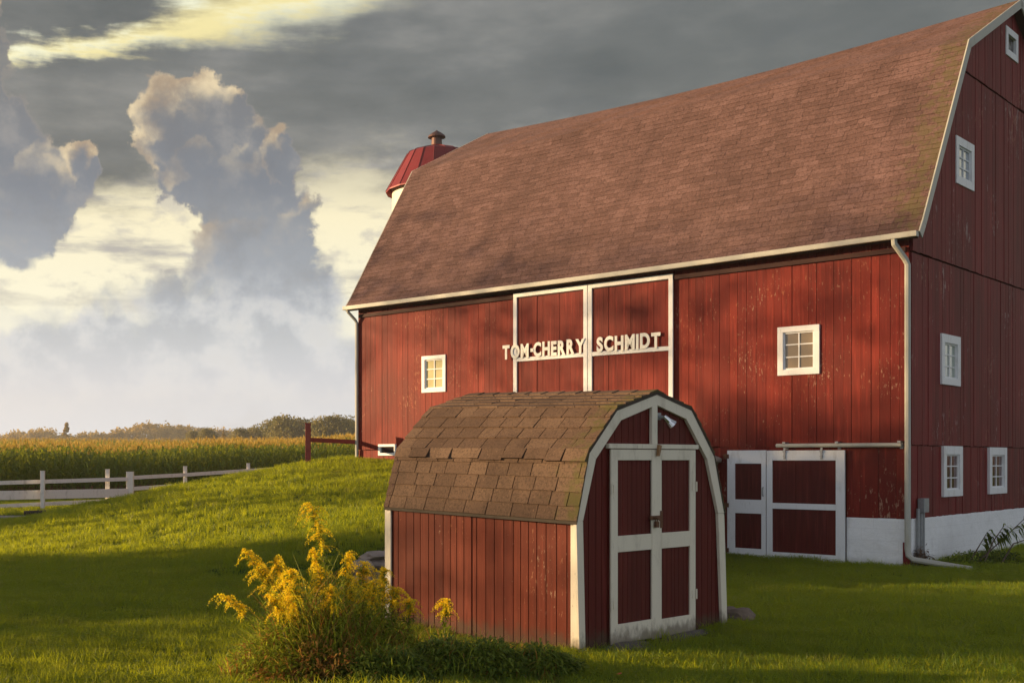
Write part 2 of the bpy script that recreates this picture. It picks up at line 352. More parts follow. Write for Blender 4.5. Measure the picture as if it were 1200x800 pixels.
def leaf_mat(name, c0, c1, trans=.4, tc=None, rough=.55, objvar=False, shadehi=None):
    m = bpy.data.materials.new(name); m.use_nodes = True; t = m.node_tree; t.nodes.clear(); N = NT(t)
    o = N.n('ShaderNodeOutputMaterial'); r = rndat(N)
    if objvar:
        oi = N.n('ShaderNodeObjectInfo'); r = N.m('FRACT', N.add(r, oi.outputs['Random']))
    k = N.mix(r, c0, c1)
    if objvar and 'grass' in name:
        pn = N.noise(oi.outputs['Location'], .9, 4, .6); k = N.mix(N.mul(N.ss(pn, .48, .68), .55), k, (.15, .19, .035))
        pn2 = N.noise(oi.outputs['Location'], 2.7, 3, .6); k = N.mix(N.mul(N.ss(pn2, .52, .66), .5), k, (.035, .095, .018))
        k = N.mix(N.mul(N.m('GREATER_THAN', oi.outputs['Random'], .93), .7), k, (.30, .26, .10))
    p = N.n('ShaderNodeBsdfPrincipled'); N.put(p.inputs['Base Color'], k); p.inputs['Roughness'].default_value = rough; p.inputs['Specular IOR Level'].default_value = .35
    tr = N.n('ShaderNodeBsdfTranslucent'); N.put(tr.inputs['Color'], N.mix(r, tuple(min(1, x * 1.5) for x in (tc or c0)), tuple(min(1, x * 1.5) for x in (tc or c1))))
    mx = N.n('ShaderNodeMixShader'); mx.inputs[0].default_value = trans
    t.links.new(p.outputs[0], mx.inputs[1]); t.links.new(tr.outputs[0], mx.inputs[2]); t.links.new(mx.outputs[0], o.inputs[0]); return m
M['tree_leaf'] = leaf_mat('tree_foliage', (.085, .095, .018), (.28, .22, .045), .4)
M['far_leaf'] = leaf_mat('far_foliage', (.22, .155, .025), (.42, .28, .05), .4)  # autumn gold, raised further to carry the glow of the haze
M['hedge_leaf'] = leaf_mat('hedge_foliage', (.04, .07, .015), (.09, .12, .03), .25)
M['bark'] = simple('bark', (.10, .07, .05), .9, .3, 4, bs=.8)
M['grass'] = leaf_mat('grass_blades', (.034, .108, .022), (.105, .200, .030), .6, (.34, .36, .010), .45, True)
M['corn_leaf'] = leaf_mat('corn_leaves', (.065, .120, .018), (.17, .23, .035), .45, (.24, .26, .018), .5, True)
M['corn_dry'] = leaf_mat('corn_dry_leaves', (.20, .09, .035), (.30, .16, .06), .35, None, .6, True)
M['tassel'] = leaf_mat('corn_tassels', (.38, .24, .05), (.52, .37, .07), .35, None, .6, True)
M['gold'] = leaf_mat('goldenrod_flowers', (.80, .50, .012), (.95, .70, .05), .45, (.85, .58, .01))
M['gr_leaf'] = leaf_mat('goldenrod_leaves', (.14, .21, .015), (.38, .40, .035), .5)
M['gr_stem'] = leaf_mat('goldenrod_stem', (.13, .14, .03), (.2, .15, .05), .1)
M['weed_leaf'] = leaf_mat('weed_leaves', (.045, .085, .014), (.12, .16, .03), .35)
M['weed_dry'] = leaf_mat('weed_dry', (.32, .11, .02), (.48, .30, .07), .4)
M['weed_dark'] = leaf_mat('shrub_leaves', (.060, .115, .012), (.28, .33, .040), .42)
M['dead'] = leaf_mat('dead_leaves', (.10, .06, .035), (.20, .12, .07), .15)

# ------------------------------------------------------------------ barn frame and terrain
BO = np.array([11.0049, 22.0239]); BY = .7749; BL = 14.58; BW = 12.24
BU = np.array([-math.sin(BY), math.cos(BY)]); BV = np.array([-math.cos(BY), -math.sin(BY)])
SO = np.array([2.2795, 10.6884]); SY = .7129; SL = 2.49
SU = np.array([-math.sin(SY), math.cos(SY)]); SV = np.array([-math.cos(SY), -math.sin(SY)])
def sst(x, a, b):
    t = np.clip((x - a) / (b - a), 0, 1); return t * t * (3 - 2 * t)
cv = [-50, 0, 2, 3.93, 6.5, 7.74, 9.34, 11, 12.6, 14.5, 17, 60]
cz = [1.93, 1.93, 1.65, 1.38, 1.00, .79, .46, .21, .08, .02, 0, 0]
def wob(x, y):
    return .009 * np.sin(x * 1.3 + y * .7) + .007 * np.sin(y * 2.1 - x * .9 + 1) + .008 * np.sin(x * 3.1 + 2) * np.sin(y * 2.7)
def ground(x, y):
    x = np.asarray(x, float); y = np.asarray(y, float)
    u = (x - BO[0]) * BU[0] + (y - BO[1]) * BU[1]; v = (x - BO[0]) * BV[0] + (y - BO[1]) * BV[1]
    base = -.25 * sst(y, 12.5, 18) * (1 - sst(y, 38, 48)) * sst(x, -2, 4)
    base = base + np.clip(.036 * (x + 10.3), 0, .9) * sst(y, 36, 46)
    far = np.clip(y - 60, 0, None); base = base + .021 * np.minimum(far, 240) + .004 * np.clip(far - 240, 0, 400)
    ramp = np.interp(v, cv, cz)
    # right edge: dry stone wall until v ~ 11, then a soft toe
    edge_w = .35 + 2.6 * sst(v, 10.9, 13.5)
    right = sst(u, 4.0 - .15 - 1.2 * sst(v, 10.9, 13.5), 4.0 + edge_w)
    bankr = 1 + (.10 + .55 * sst(v, 7, 10.5)) * np.exp(-((u - 5.2) / 1.9) ** 2) * (1 - sst(v, 11, 13.5))
    left = 1 - sst(u, 14.7, 20.5)
    inside = 1 - sst(-v, 1.2, 2.4) 
    r = ramp * bankr * right * left * inside
    # slight bank of earth along the far left lawn
    z = base + r + wob(x, y) * np.clip(1 - np.abs(y) / 80, 0, 1)
    return z
def gz(x, y): return float(ground(x, y))

def axis(lo, hi, f0, f1, st, grow=1.25):
    a = list(np.arange(f0, f1 + st / 2, st)); s = st; v = f1
    while v < hi: s *= grow; v += s; a.append(v)
    s = st; v = f0; pre = []
    while v > lo: s *= grow; v -= s; pre.append(v)
    return np.array(pre[::-1] + a)
gx = axis(-4000, 4000, -14, 20, .25); gy = axis(-400, 6000, 5, 40, .25)
GX, GY = np.meshgrid(gx, gy); GZ = ground(GX, GY)
nx, ny = len(gx), len(gy); co_ = np.stack([GX, GY, GZ], -1).reshape(-1, 3)
idx = np.arange(nx * ny).reshape(ny, nx)
q = np.stack([idx[:-1, :-1], idx[:-1, 1:], idx[1:, 1:], idx[1:, :-1]], -1).reshape(-1, 4)
def np_mesh(name, verts, quads, mat, rnd=None, smooth=False, parent=None, n=4):
    me = bpy.data.meshes.new(name); nf = len(quads)
    me.vertices.add(len(verts)); me.vertices.foreach_set('co', np.asarray(verts, np.float32).ravel())
    me.loops.add(nf * n); me.loops.foreach_set('vertex_index', np.asarray(quads, np.int32).ravel())
    me.polygons.add(nf); me.polygons.foreach_set('loop_start', np.arange(0, nf * n, n, dtype=np.int32))
    me.update(calc_edges=True); me.validate()
    if isinstance(mat, (list, tuple)):
        for m_ in mat: me.materials.append(m_)
    else: me.materials.append(mat)
    if rnd is not None:
        at = me.attributes.new('rnd', 'FLOAT', 'FACE'); at.data.foreach_set('value', np.asarray(rnd, np.float32))
    if smooth: me.polygons.foreach_set('use_smooth', np.ones(nf, bool))
    o = bpy.data.objects.new(name, me)
    if parent != 'unlinked':
        col.objects.link(o)
        if parent: o.parent = parent
    return o
m, N, b = new_mat('lawn_soil'); co = obco(N)
n = N.noise(co, 1.2, 6, .65); n2 = N.noise(co, 14, 5, .7)
k = N.mix(N.ss(n, .3, .7), (.035, .068, .010), (.060, .100, .014)); k = N.mix(N.mul(N.ss(n2, .5, .7), .5), k, (.022, .036, .008))
s_ = N.n('ShaderNodeSeparateXYZ'); N.put(s_.inputs[0], co)
k = N.mix(N.ss(s_.outputs[1], 56, 62), k, (.09, .06, .035))
N.t.links.new(k, b.inputs['Base Color']); b.inputs['Roughness'].default_value = 1.0; b.inputs['Specular IOR Level'].default_value = .1
bump(N, b, n2, .6, .03)
g = np_mesh('ground', co_, q, m, smooth=True); g['kind'] = 'structure'

# ------------------------------------------------------------------ board walls
def board_wall(mb, a0, a1, z0f, z1f, place, holes=(), bw=.24, depth=.03, gap=.006, jit=.006, jz=0.0):
    """vertical boards from a0 to a1; place(a, d, z) -> xyz with d the outward depth"""
    edges = [a0]; 
    while edges[-1] < a1 - bw * .5: edges.append(edges[-1] + bw * random.uniform(.8, 1.2))
    edges[-1] = a1
    if edges[-2] > a1 - bw * .4: edges.pop(-2)
    for i in range(len(edges) - 1):
        b0, b1 = edges[i] + gap / 2, edges[i + 1] - gap / 2
        r = random.random(); d = depth + random.uniform(-jit, jit); zj = random.uniform(-jz, jz)
        cuts = sorted({b0, b1} | {h[k] for h in holes for k in (0, 1) if b0 < h[k] < b1})
        for c0, c1 in zip(cuts[:-1], cuts[1:]):
            if c1 - c0 < .002: continue
            mid = (c0 + c1) / 2
            hs = sorted([(h[2], h[3]) for h in holes if h[0] < mid < h[1]])
            lo = 'bottom'; segs = []; cur = None
            for (h0, h1) in hs: segs.append((cur, h0)); cur = h1
            segs.append((cur, None))
            for (s0, s1) in segs:
                zb0 = z0f(c0) + zj if s0 is None else max(s0, z0f(c0)); zb1 = z0f(c1) + zj if s0 is None else max(s0, z0f(c1))
                zt0 = z1f(c0) if s1 is None else min(s1, z1f(c0)); zt1 = z1f(c1) if s1 is None else min(s1, z1f(c1))
                if zt0 <= zb0 and zt1 <= zb1: continue
                mb.hexa([place(c0, 0, zb0), place(c1, 0, zb1), place(c1, d, zb1), place(c0, d, zb0),
                         place(c0, 0, zt0), place(c1, 0, zt1), place(c1, d, zt1), place(c0, d, zt0)], r)

barn = empty('barn', (BO[0], BO[1], 0), math.pi / 2 + BY, 'large red gambrel-roofed barn with white trim and brown shingles behind the little shed', 'barn')
PLONG = lambda a, d, z: (a, d, z)
PGAB = lambda a, d, z: (-d, a, z)
roof_pts = [(.29, 6.05), (.10, 6.30), (-2.52, 10.33), (-6.12, 12.15), (-9.72, 10.33), (-12.34, 6.30), (-12.53, 6.05)]
def roof_z(v, pts=roof_pts):
    p = sorted(pts); return float(np.interp(v, [a for a, _ in p], [b for _, b in p]))
winL = (11.40, 12.22, 3.555, 4.52); winR = (1.69, 2.55, 3.51, 4.50); winB = (13.14, 13.80, 1.90, 2.21)
gwins = [(-6.55, -5.66, 10.85, 11.50), (-3.52, -2.40, 7.437, 8.41), (-2.66, -1.55, 3.293, 4.305), (-2.79, -1.66, 1.045, 2.066), (-5.77, -4.55, 1.04, 2.06)]
mb = MB()
lf = lambda c: (lambda a: c)
board_wall(mb, 0, BL, lf(2.06), lf(6.12), PLONG, [winL, winR, (13.14, 13.80, 1.5, 2.21)], .19, .045, jz=.012)
# lower tier: full to the ground left of the doors, above the stone right of them
board_wall(mb, 3.62, BL, lf(-.35), lf(2.045), PLONG, [(13.14, 13.80, 1.90, 2.055)], .19, .03)
board_wall(mb, 0, 3.62, lf(.665), lf(2.045), PLONG, [(1.17, 3.62, -1, 1.98)], .30, .03, jz=.008)
mb.build('wall', M['red'], barn)
mb = MB()
gt = lambda a: roof_z(a) - .14
board_wall(mb, -BW, 0, lf(.67), lf(2.055), PGAB, gwins, .19, .02, jz=.012)
board_wall(mb, -BW, 0, lf(2.075), lambda a: min(5.725, gt(a)), PGAB, gwins, .19, .035, jz=.008)
board_wall(mb, -BW, 0, lf(5.755), lambda a: min(9.83, gt(a)), PGAB, gwins, .19, .05, jz=.01)
board_wall(mb, -9.3, -2.9, lf(9.86), gt, PGAB, gwins, .19, .065, jz=.01)
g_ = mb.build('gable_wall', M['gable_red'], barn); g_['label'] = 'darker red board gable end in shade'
# plain backing, rear wall and far gable
mb = MB()
mb.box(.02, BL - .02, -.16, -.10, -.35, 6.1); mb.box(.10, .16, -BW + .02, -.12, -.35, 5.95)
mb.box(0, BL, -BW - .06, -BW, -.35, 6.1)
for (a0, a1) in zip(np.linspace(-BW, 0, 25)[:-1], np.linspace(-BW, 0, 25)[1:]):
    mb.hexa([(BL - .05, a0, -.35), (BL + .02, a0, -.35), (BL + .02, a1, -.35), (BL - .05, a1, -.35), (BL - .05, a0, gt(a0)), (BL + .02, a0, gt(a0)), (BL + .02, a1, gt(a1)), (BL - .05, a1, gt(a1))])
    if a1 < -.15: mb.hexa([(.12, a0, 5.9), (.15, a0, 5.9), (.15, a1, 5.9), (.12, a1, 5.9), (.12, a0, gt(a0)), (.15, a0, gt(a0)), (.15, a1, gt(a1)), (.12, a1, gt(a1))])
mb.build('rear_wall', M['gable_red'], barn)
# painted stone base
mb = MB(); mb.box(-.01, 1.18, -.05, .035, -.6, .662); mb.box(-.03, .30, -BW, -.051, -.8, .668)
mb.build('stone_base', M['stone_white'], barn, bevel=.02)
mb = MB(); mb.box(-.028, .10, .036, .075, -.5, .22); mb.build('corner_footing', M['gable_red'], barn)

# roof: a slab and real overlapping shingle tabs
def roof_slope(mb, pa, pb, x0, x1, rows, tab, th, qa=None, qb=None, sag=None, lift=.0, jitter=.25, stagger=True, rrange=(0, 1), gapw=.005):
    """pa lower (v,z) / pb upper at x0 end; qa,qb the same at the x1 end"""
    qa = qa or pa; qb = qb or pb
    def P(s, t, off):
        v = (pa[0] * (1 - t) + pb[0] * t) * (1 - s) + (qa[0] * (1 - t) + qb[0] * t) * s
        z = (pa[1] * (1 - t) + pb[1] * t) * (1 - s) + (qa[1] * (1 - t) + qb[1] * t) * s
        if sag: z += sag(s, t)
        d = Vector((0, pb[0] - pa[0], pb[1] - pa[1])).normalized(); nrm = Vector((0, d.z, -d.y))
        if nrm.z < 0: nrm = -nrm
        return Vector((x0 + (x1 - x0) * s, v, z)) + nrm * off
    L = abs(x1 - x0)
    for r in range(rows):
        t0 = r / rows; t1 = min(1.0, (r + 1.25) / rows)
        s = -random.random() * tab / L if stagger else 0
        s = -((r % 2) * .5 + random.uniform(0, .15)) * tab / L
        while s < 1:
            w = tab / L * random.uniform(1 - jitter * .3, 1 + jitter * .3)
            a, b_ = max(0, s + gapw / L), min(1, s + w - gapw / L); s += w
            if b_ - a < .01 / L: continue
            dz = random.uniform(0, th * jitter); tt = t0 + random.uniform(-.03, .03) * jitter / rows
            if r == 0: tt = 0
            o0 = th + dz + lift; o1 = .003 + lift
            ql = [P(a, tt, 0), P(b_, tt, 0), P(b_, t1, 0), P(a, t1, 0), P(a, tt, o0), P(b_, tt, o0), P(b_, t1, o1), P(a, t1, o1)]
            mb.hexa(ql, rrange[0] + random.random() * (rrange[1] - rrange[0]))
sagf = lambda s, t: 0
def ridge_sag(s, t): return -.22 * t * math.sin(math.pi * s) ** 1.0
def eave_sag(s, t): return -.03 * math.sin(math.pi * s)
mb = MB()
x0, x1 = -.25, BL + .25
rp = roof_pts
for k in range(6):
    lowfirst = k < 3
    pa, pb = (rp[k], rp[k + 1]) if lowfirst else (rp[k + 1], rp[k])
    rows = {0: 2, 1: 34, 2: 29, 3: 12, 4: 14, 5: 1}[k]
    sg = ridge_sag if k in (2, 3) else (lambda s, t: -.03 * math.sin(math.pi * s) * (1 - t))
    if k == 0: sg = lambda s, t: -.03 * math.sin(math.pi * s)
    sg0 = sg; sg = (lambda s, t, g=sg0, k=k: g(s, t) + (.012 * math.sin(s * 47 + k) * math.sin(t * 6 + k) + .010 * math.sin(s * 23 + t * 9 + k)) * math.sin(math.pi * min(1, max(0, t))) * (1 if k in (1, 2, 3, 4) else 0))
    roof_slope(mb, pa, pb, x0, x1, rows, .30 if lowfirst else 1.2, .010, sag=sg, jitter=.8, gapw=.0024, rrange=((.55, 1.0) if k in (2, 3) else (0, .78)))  # upper slopes get the paler tabs: sky sheen put into the colour
roof = mb.build('roof', M['barn_roof'], barn)
roof['label'] = 'brown shingled gambrel roof'
# roof deck under the shingles
mb = MB()
for k in range(6):
    p, q_ = rp[k], rp[k + 1]
    for j in range(16):
        s0, s1 = j / 16, (j + 1) / 16
        def zz(pt, s): return pt[1] - .02 + (-.22 * math.sin(math.pi * s) if pt == rp[3] else (-.03 * math.sin(math.pi * s) if k in (0, 1, 5) and pt[1] < 7 else 0))
        xa, xb = x0 + (x1 - x0) * s0, x0 + (x1 - x0) * s1
        mb.hexa([(xa, p[0], zz(p, s0) - .11), (xb, p[0], zz(p, s1) - .11), (xb, q_[0], zz(q_, s1) - .11), (xa, q_[0], zz(q_, s0) - .11),
                 (xa, p[0], zz(p, s0)), (xb, p[0], zz(p, s1)), (xb, q_[0], zz(q_, s1)), (xa, q_[0], zz(q_, s0))])
mb.build('roof_deck', M['groove'], barn)
# rake trim, both ends
for xe, sg in ((-.25, -1), (BL + .25, 1)):
    mb = MB()
    for k in range(6):
        p, q_ = rp[k], rp[k + 1]; w = .17
        d = Vector((0, q_[0] - p[0], q_[1] - p[1])).normalized(); nn = Vector((0, d.z, -d.y)); nn = nn if nn.z > 0 else -nn
        def off(pt, o, x): return (x, pt[0] + nn.y * o, pt[1] + nn.z * o)
        xa, xb = xe + sg * .003, xe + sg * .028
        mb.hexa([(xa, p[0] - nn.y * w, p[1] - w * nn.z), (xb, p[0] - nn.y * w, p[1] - w * nn.z), (xb, q_[0] - nn.y * w, q_[1] - nn.z * w), (xa, q_[0] - nn.y * w, q_[1] - nn.z * w),
                 off(p, .012, xa), off(p, .012, xb), off(q_, .012, xb), off(q_, .012, xa)])
    mb.build('rake_board', M['gutter'], barn)
# gutter, and dark strips standing in for the shade under the eave
mb = MB()
NB = 16
for j in range(NB):
    s0, s1 = j / NB, (j + 1) / NB; xa, xb = x0 + (x1 - x0) * s0, x0 + (x1 - x0) * s1; za, zb = -.03 * math.sin(math.pi * s0), -.03 * math.sin(math.pi * s1)
    for (ya, yb, a, c_) in ((.285, .30, 5.965, 6.045), (.30, .41, 5.955, 5.968), (.40, .415, 5.968, 6.055)):
        mb.hexa([(xa, ya, a + za), (xb, ya, a + zb), (xb, yb, a + zb), (xa, yb, a + za), (xa, ya, c_ + za), (xb, ya, c_ + zb), (xb, yb, c_ + zb), (xa, yb, c_ + za)])
mb.box(x0 - .004, x0 + .01, .284, .416, 5.95, 6.05); mb.box(x1 - .01, x1 + .004, .284, .416, 5.95, 6.05)
mb.build('gutter', M['gutter'], barn)
mb = MB(); mb.box(.05, BL - .05, .06, .10, 5.74, 5.83); mb.box(9.0, 12.5, .06, .09, 5.88, 5.92); mb.build('eave_shade_strip', M['groove'], barn)  # dark strips painted in as the eave's shade on the wall top
def spout(pts, rad=.055):
    mb = MB(); mb.tube(pts, rad, 8); return mb
spout([(.16, .35, 5.96), (.16, .34, 5.86), (.03, .15, 5.58), (.0, .115, 5.48), (.0, .115, .10), (-.02, .12, -.02), (-.12, .15, -.09), (-1.12, .16, -.20)]).build('downspout', M['gutter'], barn)
spout([(BL + .12, .35, 5.96), (BL + .12, .34, 5.9), (BL + .02, .15, 5.68), (BL, .11, 5.6), (BL, .11, 1.86)], .045).build('downspout', M['gutter'], barn)

def rect_frame(mb, place, a0, a1, z0, z1, w, d0, d1, wb=None):
    wb = wb or w
    for (p0, p1, q0, q1) in ((a0, a1, z1 - w, z1), (a0, a1, z0, z0 + wb), (a0, a0 + w, z0 + wb, z1 - w), (a1 - w, a1, z0 + wb, z1 - w)):
        P = [place(p0, d0, q0), place(p1, d0, q0), place(p1, d1, q0), place(p0, d1, q0), place(p0, d0, q1), place(p1, d0, q1), place(p1, d1, q1), place(p0, d1, q1)]
        mb.hexa(P)
def pbox(mb, place, a0, a1, d0, d1, z0, z1, r=None):
    mb.hexa([place(a0, d0, z0), place(a1, d0, z0), place(a1, d1, z0), place(a0, d1, z0), place(a0, d0, z1), place(a1, d0, z1), place(a1, d1, z1), place(a0, d1, z1)], r)
def window(parent, place, rc, w, d, pane, bars=(2, 3), trim='white', label=None, wb=None):
    a0, a1, z0, z1 = rc; mb = MB(); rect_frame(mb, place, a0, a1, z0, z1, w, d - .09, d + .025, wb)
    fr = mb.build('window', M[trim], parent, bevel=.004)
    if label: fr['label'] = label
    i0, i1, j0, j1 = a0 + w, a1 - w, z0 + (wb or w), z1 - w
    mb = MB(); rect_frame(mb, place, i0, i1, j0, j1, .03, d - .06, d - .012)
    for k in range(1, bars[0]):
        x = i0 + (i1 - i0) * k / bars[0]; pbox(mb, place, x - .012, x + .012, d - .05, d - .016, j0 + .03, j1 - .03)
    for k in range(1, bars[1]):
        z = j0 + (j1 - j0) * k / bars[1]; pbox(mb, place, i0 + .03, i1 - .03, d - .048, d - .018, z - .012, z + .012)
    if bars[0] > 1 or bars[1] > 1: mb.build('glazing_bars', M[trim], fr)
    mb = MB(); pbox(mb, place, i0 + .005, i1 - .005, d - .044, d - .036, j0 + .005, j1 - .005); mb.build('pane', M[pane], fr)
    return fr
window(barn, PLONG, winL, .10, .05, 'pane_cream', (2, 3), label='white window with pale yellow panes')
window(barn, PLONG, winR, .115, .05, 'pane_tan', (2, 3), label='white window with tan panes')
window(barn, PLONG, winB, .07, .05, 'pane_dark', (1, 1), label='low white cellar window at grass level')
for rc, pn, bars, w in zip(gwins, ('pane_dark', 'pane_sky', 'pane_green', 'pane_red', 'pane_red'), ((1, 1), (2, 3), (2, 3), (2, 3), (2, 3)), (.15, .17, .17, .17, .17)):
    window(barn, PGAB, rc, w, {0: .066}.get(gwins.index(rc), .05), pn, bars, wb=(.14 if rc[2] < 5 else None))

# big sliding doors
def big_door(a0, a1):
    z0, z1 = 1.9, 5.87; d0, d1 = .075, .105
    mb = MB(); board_wall(mb, a0 + .05, a1 - .05, lf(z0 + .02), lf(z1 - .02), lambda a, d, z: (a, .06 + d, z), (), .14, .028, gap=.004, jit=.008)
    mb.cur = 0
    d = mb.build('barn_door', M['door_red'], barn)
    t = MB(); w = .105
    rect_frame(t, PLONG, a0, a1, z0, z1, w, .088, .125); t.box(a0 + w, a1 - w, .088, .122, 4.19, 4.285); t.build('door_trim', M['white'], d, bevel=.004)
big_door(7.07, 9.19); big_door(4.88, 7.05)
# cellar doors
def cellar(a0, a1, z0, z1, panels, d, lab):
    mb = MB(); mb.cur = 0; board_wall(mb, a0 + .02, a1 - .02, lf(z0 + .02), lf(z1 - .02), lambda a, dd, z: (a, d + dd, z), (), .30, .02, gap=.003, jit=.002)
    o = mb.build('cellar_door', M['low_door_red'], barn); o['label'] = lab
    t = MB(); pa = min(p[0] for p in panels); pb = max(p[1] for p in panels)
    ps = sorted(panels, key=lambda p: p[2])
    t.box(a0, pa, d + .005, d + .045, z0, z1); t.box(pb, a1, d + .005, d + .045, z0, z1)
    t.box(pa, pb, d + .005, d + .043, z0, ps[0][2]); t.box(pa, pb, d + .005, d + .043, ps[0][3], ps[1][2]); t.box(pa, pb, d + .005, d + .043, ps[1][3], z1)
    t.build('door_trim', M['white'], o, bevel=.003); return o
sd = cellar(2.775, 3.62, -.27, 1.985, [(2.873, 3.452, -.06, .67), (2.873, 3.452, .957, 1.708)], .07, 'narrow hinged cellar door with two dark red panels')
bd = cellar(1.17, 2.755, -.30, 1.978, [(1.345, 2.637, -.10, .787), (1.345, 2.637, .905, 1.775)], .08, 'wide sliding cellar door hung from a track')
for z in (1.86, .83, -.12):
    mb = MB(); mb.box(3.58, 3.70, .116, .128, z - .045, z + .045); mb.box(3.63, 3.66, .128, .142, z - .06, z + .06); mb.build('hinge', M['rust'], sd)
mb = MB(); mb.tube([(2.83, .118, 1.22), (2.83, .16, 1.20), (2.83, .16, 1.06), (2.83, .118, 1.04)], .012, 6); mb.build('handle', M['grey_metal'], sd)
mb = MB(); mb.tube([(.10, .155, 2.073), (2.53, .155, 2.077)], .042, 8); tr_ = mb.build('door_track', M['gutter'], barn, smooth=False)
for u in (.13, 1.30, 2.36):
    mb = MB(); mb.box(u - .03, u + .03, .045, .20, 2.115, 2.15); mb.box(u - .03, u + .03, .04, .06, 2.0, 2.15); mb.build('track_bracket', M['metal'], tr_)
for u in (2.37, 1.62):
    mb = MB(); mb.box(u - .022, u + .022, .128, .142, 1.80, 2.03); mb.tube([(u, .145, 1.86), (u, .165, 1.86)], .022, 8); mb.tube([(u, .145, 1.96), (u, .165, 1.96)], .03, 8); mb.build('door_hanger', M['metal'], bd)
# electrical box with conduits on the gable
mb = MB(); mb.box(-.16, -.035, -.56, -.30, .78, 1.05); mt_ = mb.build('junction_box', M['grey_metal'], barn, bevel=.01)
for v, zt in ((-.20, .86), (-.36, .78), (-.48, .78)):
    mb = MB(); mb.tube([(-.08, v, -.3), (-.08, v, zt)], .035 if v > -.3 else .028, 8); mb.build('conduit', M['grey_metal'], mt_)

# ------------------------------------------------------------------ lettering
sign = empty('name_lettering', (BO[0], BO[1], 0), math.pi / 2 + BY, 'white block letters spelling a family name across the big barn doors', 'lettering')
def letter_mesh(ch):
    cu = bpy.data.curves.new('letter', 'FONT'); cu.body = ch; cu.extrude = .03; cu.offset = .044; cu.size = 1.0
    ob = bpy.data.objects.new('tmp', cu); me = bpy.data.meshes.new_from_object(ob); bpy.data.objects.remove(ob); return me
def put_text(s, ua, ub, zb, h, d):
    ms = [None if c == '*' else letter_mesh(c) for c in s]; dims = []
    for me in ms:
        if me is None: dims.append((0, .22)); continue
        n_ = len(me.vertices); a = np.empty(n_ * 3, np.float32); me.vertices.foreach_get('co', a); a = a.reshape(-1, 3)
        dims.append((a[:, 0].min(), a[:, 0].max() - a[:, 0].min(), a[:, 1].min(), a[:, 1].max()))
    gap_ = .105; tot = sum(x[1] for x in dims) + gap_ * (len(s) - 1); k = (ua - ub) / tot; x = 0
    for c, me, dm in zip(s, ms, dims):
        u = ua - x * k
        if me is None:
            mb = MB(); mb.box(u - .115, u - .030, d, d + .03, zb + .13, zb + .215); mb.build('letter', M['letter'], sign)
        else:
            a = np.empty(len(me.vertices) * 3, np.float32); me.vertices.foreach_get('co', a); a = a.reshape(-1, 3)
            ks = h / (dm[3] - dm[2]); b2 = np.stack([u - (a[:, 0] - dm[0]) * k, d + .014 + a[:, 2] * .2, zb + random.uniform(-.008, .008) + (a[:, 1] - dm[2]) * ks], -1)
            me.vertices.foreach_set('co', b2.astype(np.float32).ravel()); me.materials.clear(); me.materials.append(M['letter']); me.update()
            o = bpy.data.objects.new('letter', me); col.objects.link(o); o.parent = sign
        x += dm[1] + gap_
put_text('TOM*CHERRY', 9.50, 7.12, 4.266, .35, .126)
put_text('SCHMIDT', 6.80, 5.17, 4.262, .35, .126)

# ------------------------------------------------------------------ silo
S = empty('silo', (5.03, 55, 0), 0, 'silo with red metal roof and brown ventilator behind the far end of the barn roof', 'silo')
mb = MB(); mb.lathe([(2.12, -.3), (2.12, 14.6)], n=48); mb.build('silo_wall', M['silo_body'], S, smooth=False)
mb = MB(); prof = [(2.42, 14.42), (2.42, 14.48), (1.40, 16.26), (1.26, 16.33), (.45, 16.58), (.30, 16.66)]
n_ = 18
mb.lathe(prof, n=n_); rf = mb.build('silo_roof', M['silo_roof'], S)
mb = MB()
for j in range(n_):
    an = 2 * math.pi * j / n_; c_, s_2 = math.cos(an), math.sin(an)
    mb.tube([((r + .01) * c_, (r + .01) * s_2, z + .01) for r, z in prof[1:5]], .014, 5)
mb.build('roof_rib', M['silo_roof'], rf)
mb = MB(); mb.lathe([(.42, 16.52), (.26, 16.68), (.24, 17.02), (.42, 17.04), (.40, 17.12), (.22, 17.26), (.05, 17.36), (.01, 17.4)], n=20); mb.build('ventilator', M['copper'], rf, smooth=False)

# ------------------------------------------------------------------ shed
shed = empty('garden_shed', (SO[0], SO[1], 0), math.pi / 2 + SY, 'small red gambrel garden shed with cream trim and mossy shingle roof on the lawn', 'shed')
FP = [(.080, 1.231), (-.11, 1.885), (-.54, 2.290), (-1.205, 2.467), (-1.822, 2.327), (-2.25, 1.857), (-2.455, 1.234)]
BP = [(.049, 1.282), (-.15, 1.911), (-.653, 2.371), (-1.316, 2.552), (-1.97, 2.37), (-2.42, 1.91), (-2.57, 1.28)]
def fz(v, off=0): p = sorted(FP); return float(np.interp(v, [a for a, _ in p], [b for _, b in p])) - off
mb = MB(); P = lambda a, d, z: (a, d - .012, z)
mb.cur = 0
board_wall(mb, 0.03, 1.305, lf(.02), lf(1.26), P, (), .104, .012, gap=.010, jit=.0006)
board_wall(mb, 1.31, SL - .03, lf(.02), lf(1.29), P, (), .104, .018, gap=.010, jit=.0006)
o = mb.build('side_wall', M['shed_red'], shed)
mb = MB(); mb.box(.02, SL - .01, -.05, -.010, .0, 1.27); mb.box(.0, SL, -2.46, -2.42, .0, 1.26)
mb.box(SL - .04, SL, -2.42, -.05, 0, 1.27)
for (a0, a1) in zip(np.linspace(-2.44, .0, 21)[:-1], np.linspace(-2.44, 0, 21)[1:]):
    for xa in (.01, SL - .03): mb.hexa([(xa, a0, 1.2), (xa + .03, a0, 1.2), (xa + .03, a1, 1.2), (xa, a1, 1.2), (xa, a0, fz(a0, .04)), (xa + .03, a0, fz(a0, .04)), (xa + .03, a1, fz(a1, .04)), (xa, a1, fz(a1, .04))])
mb.box(.01, .04, -2.42, -.01, 0, 1.2)
mb.build('backing_wall', M['groove'], shed)
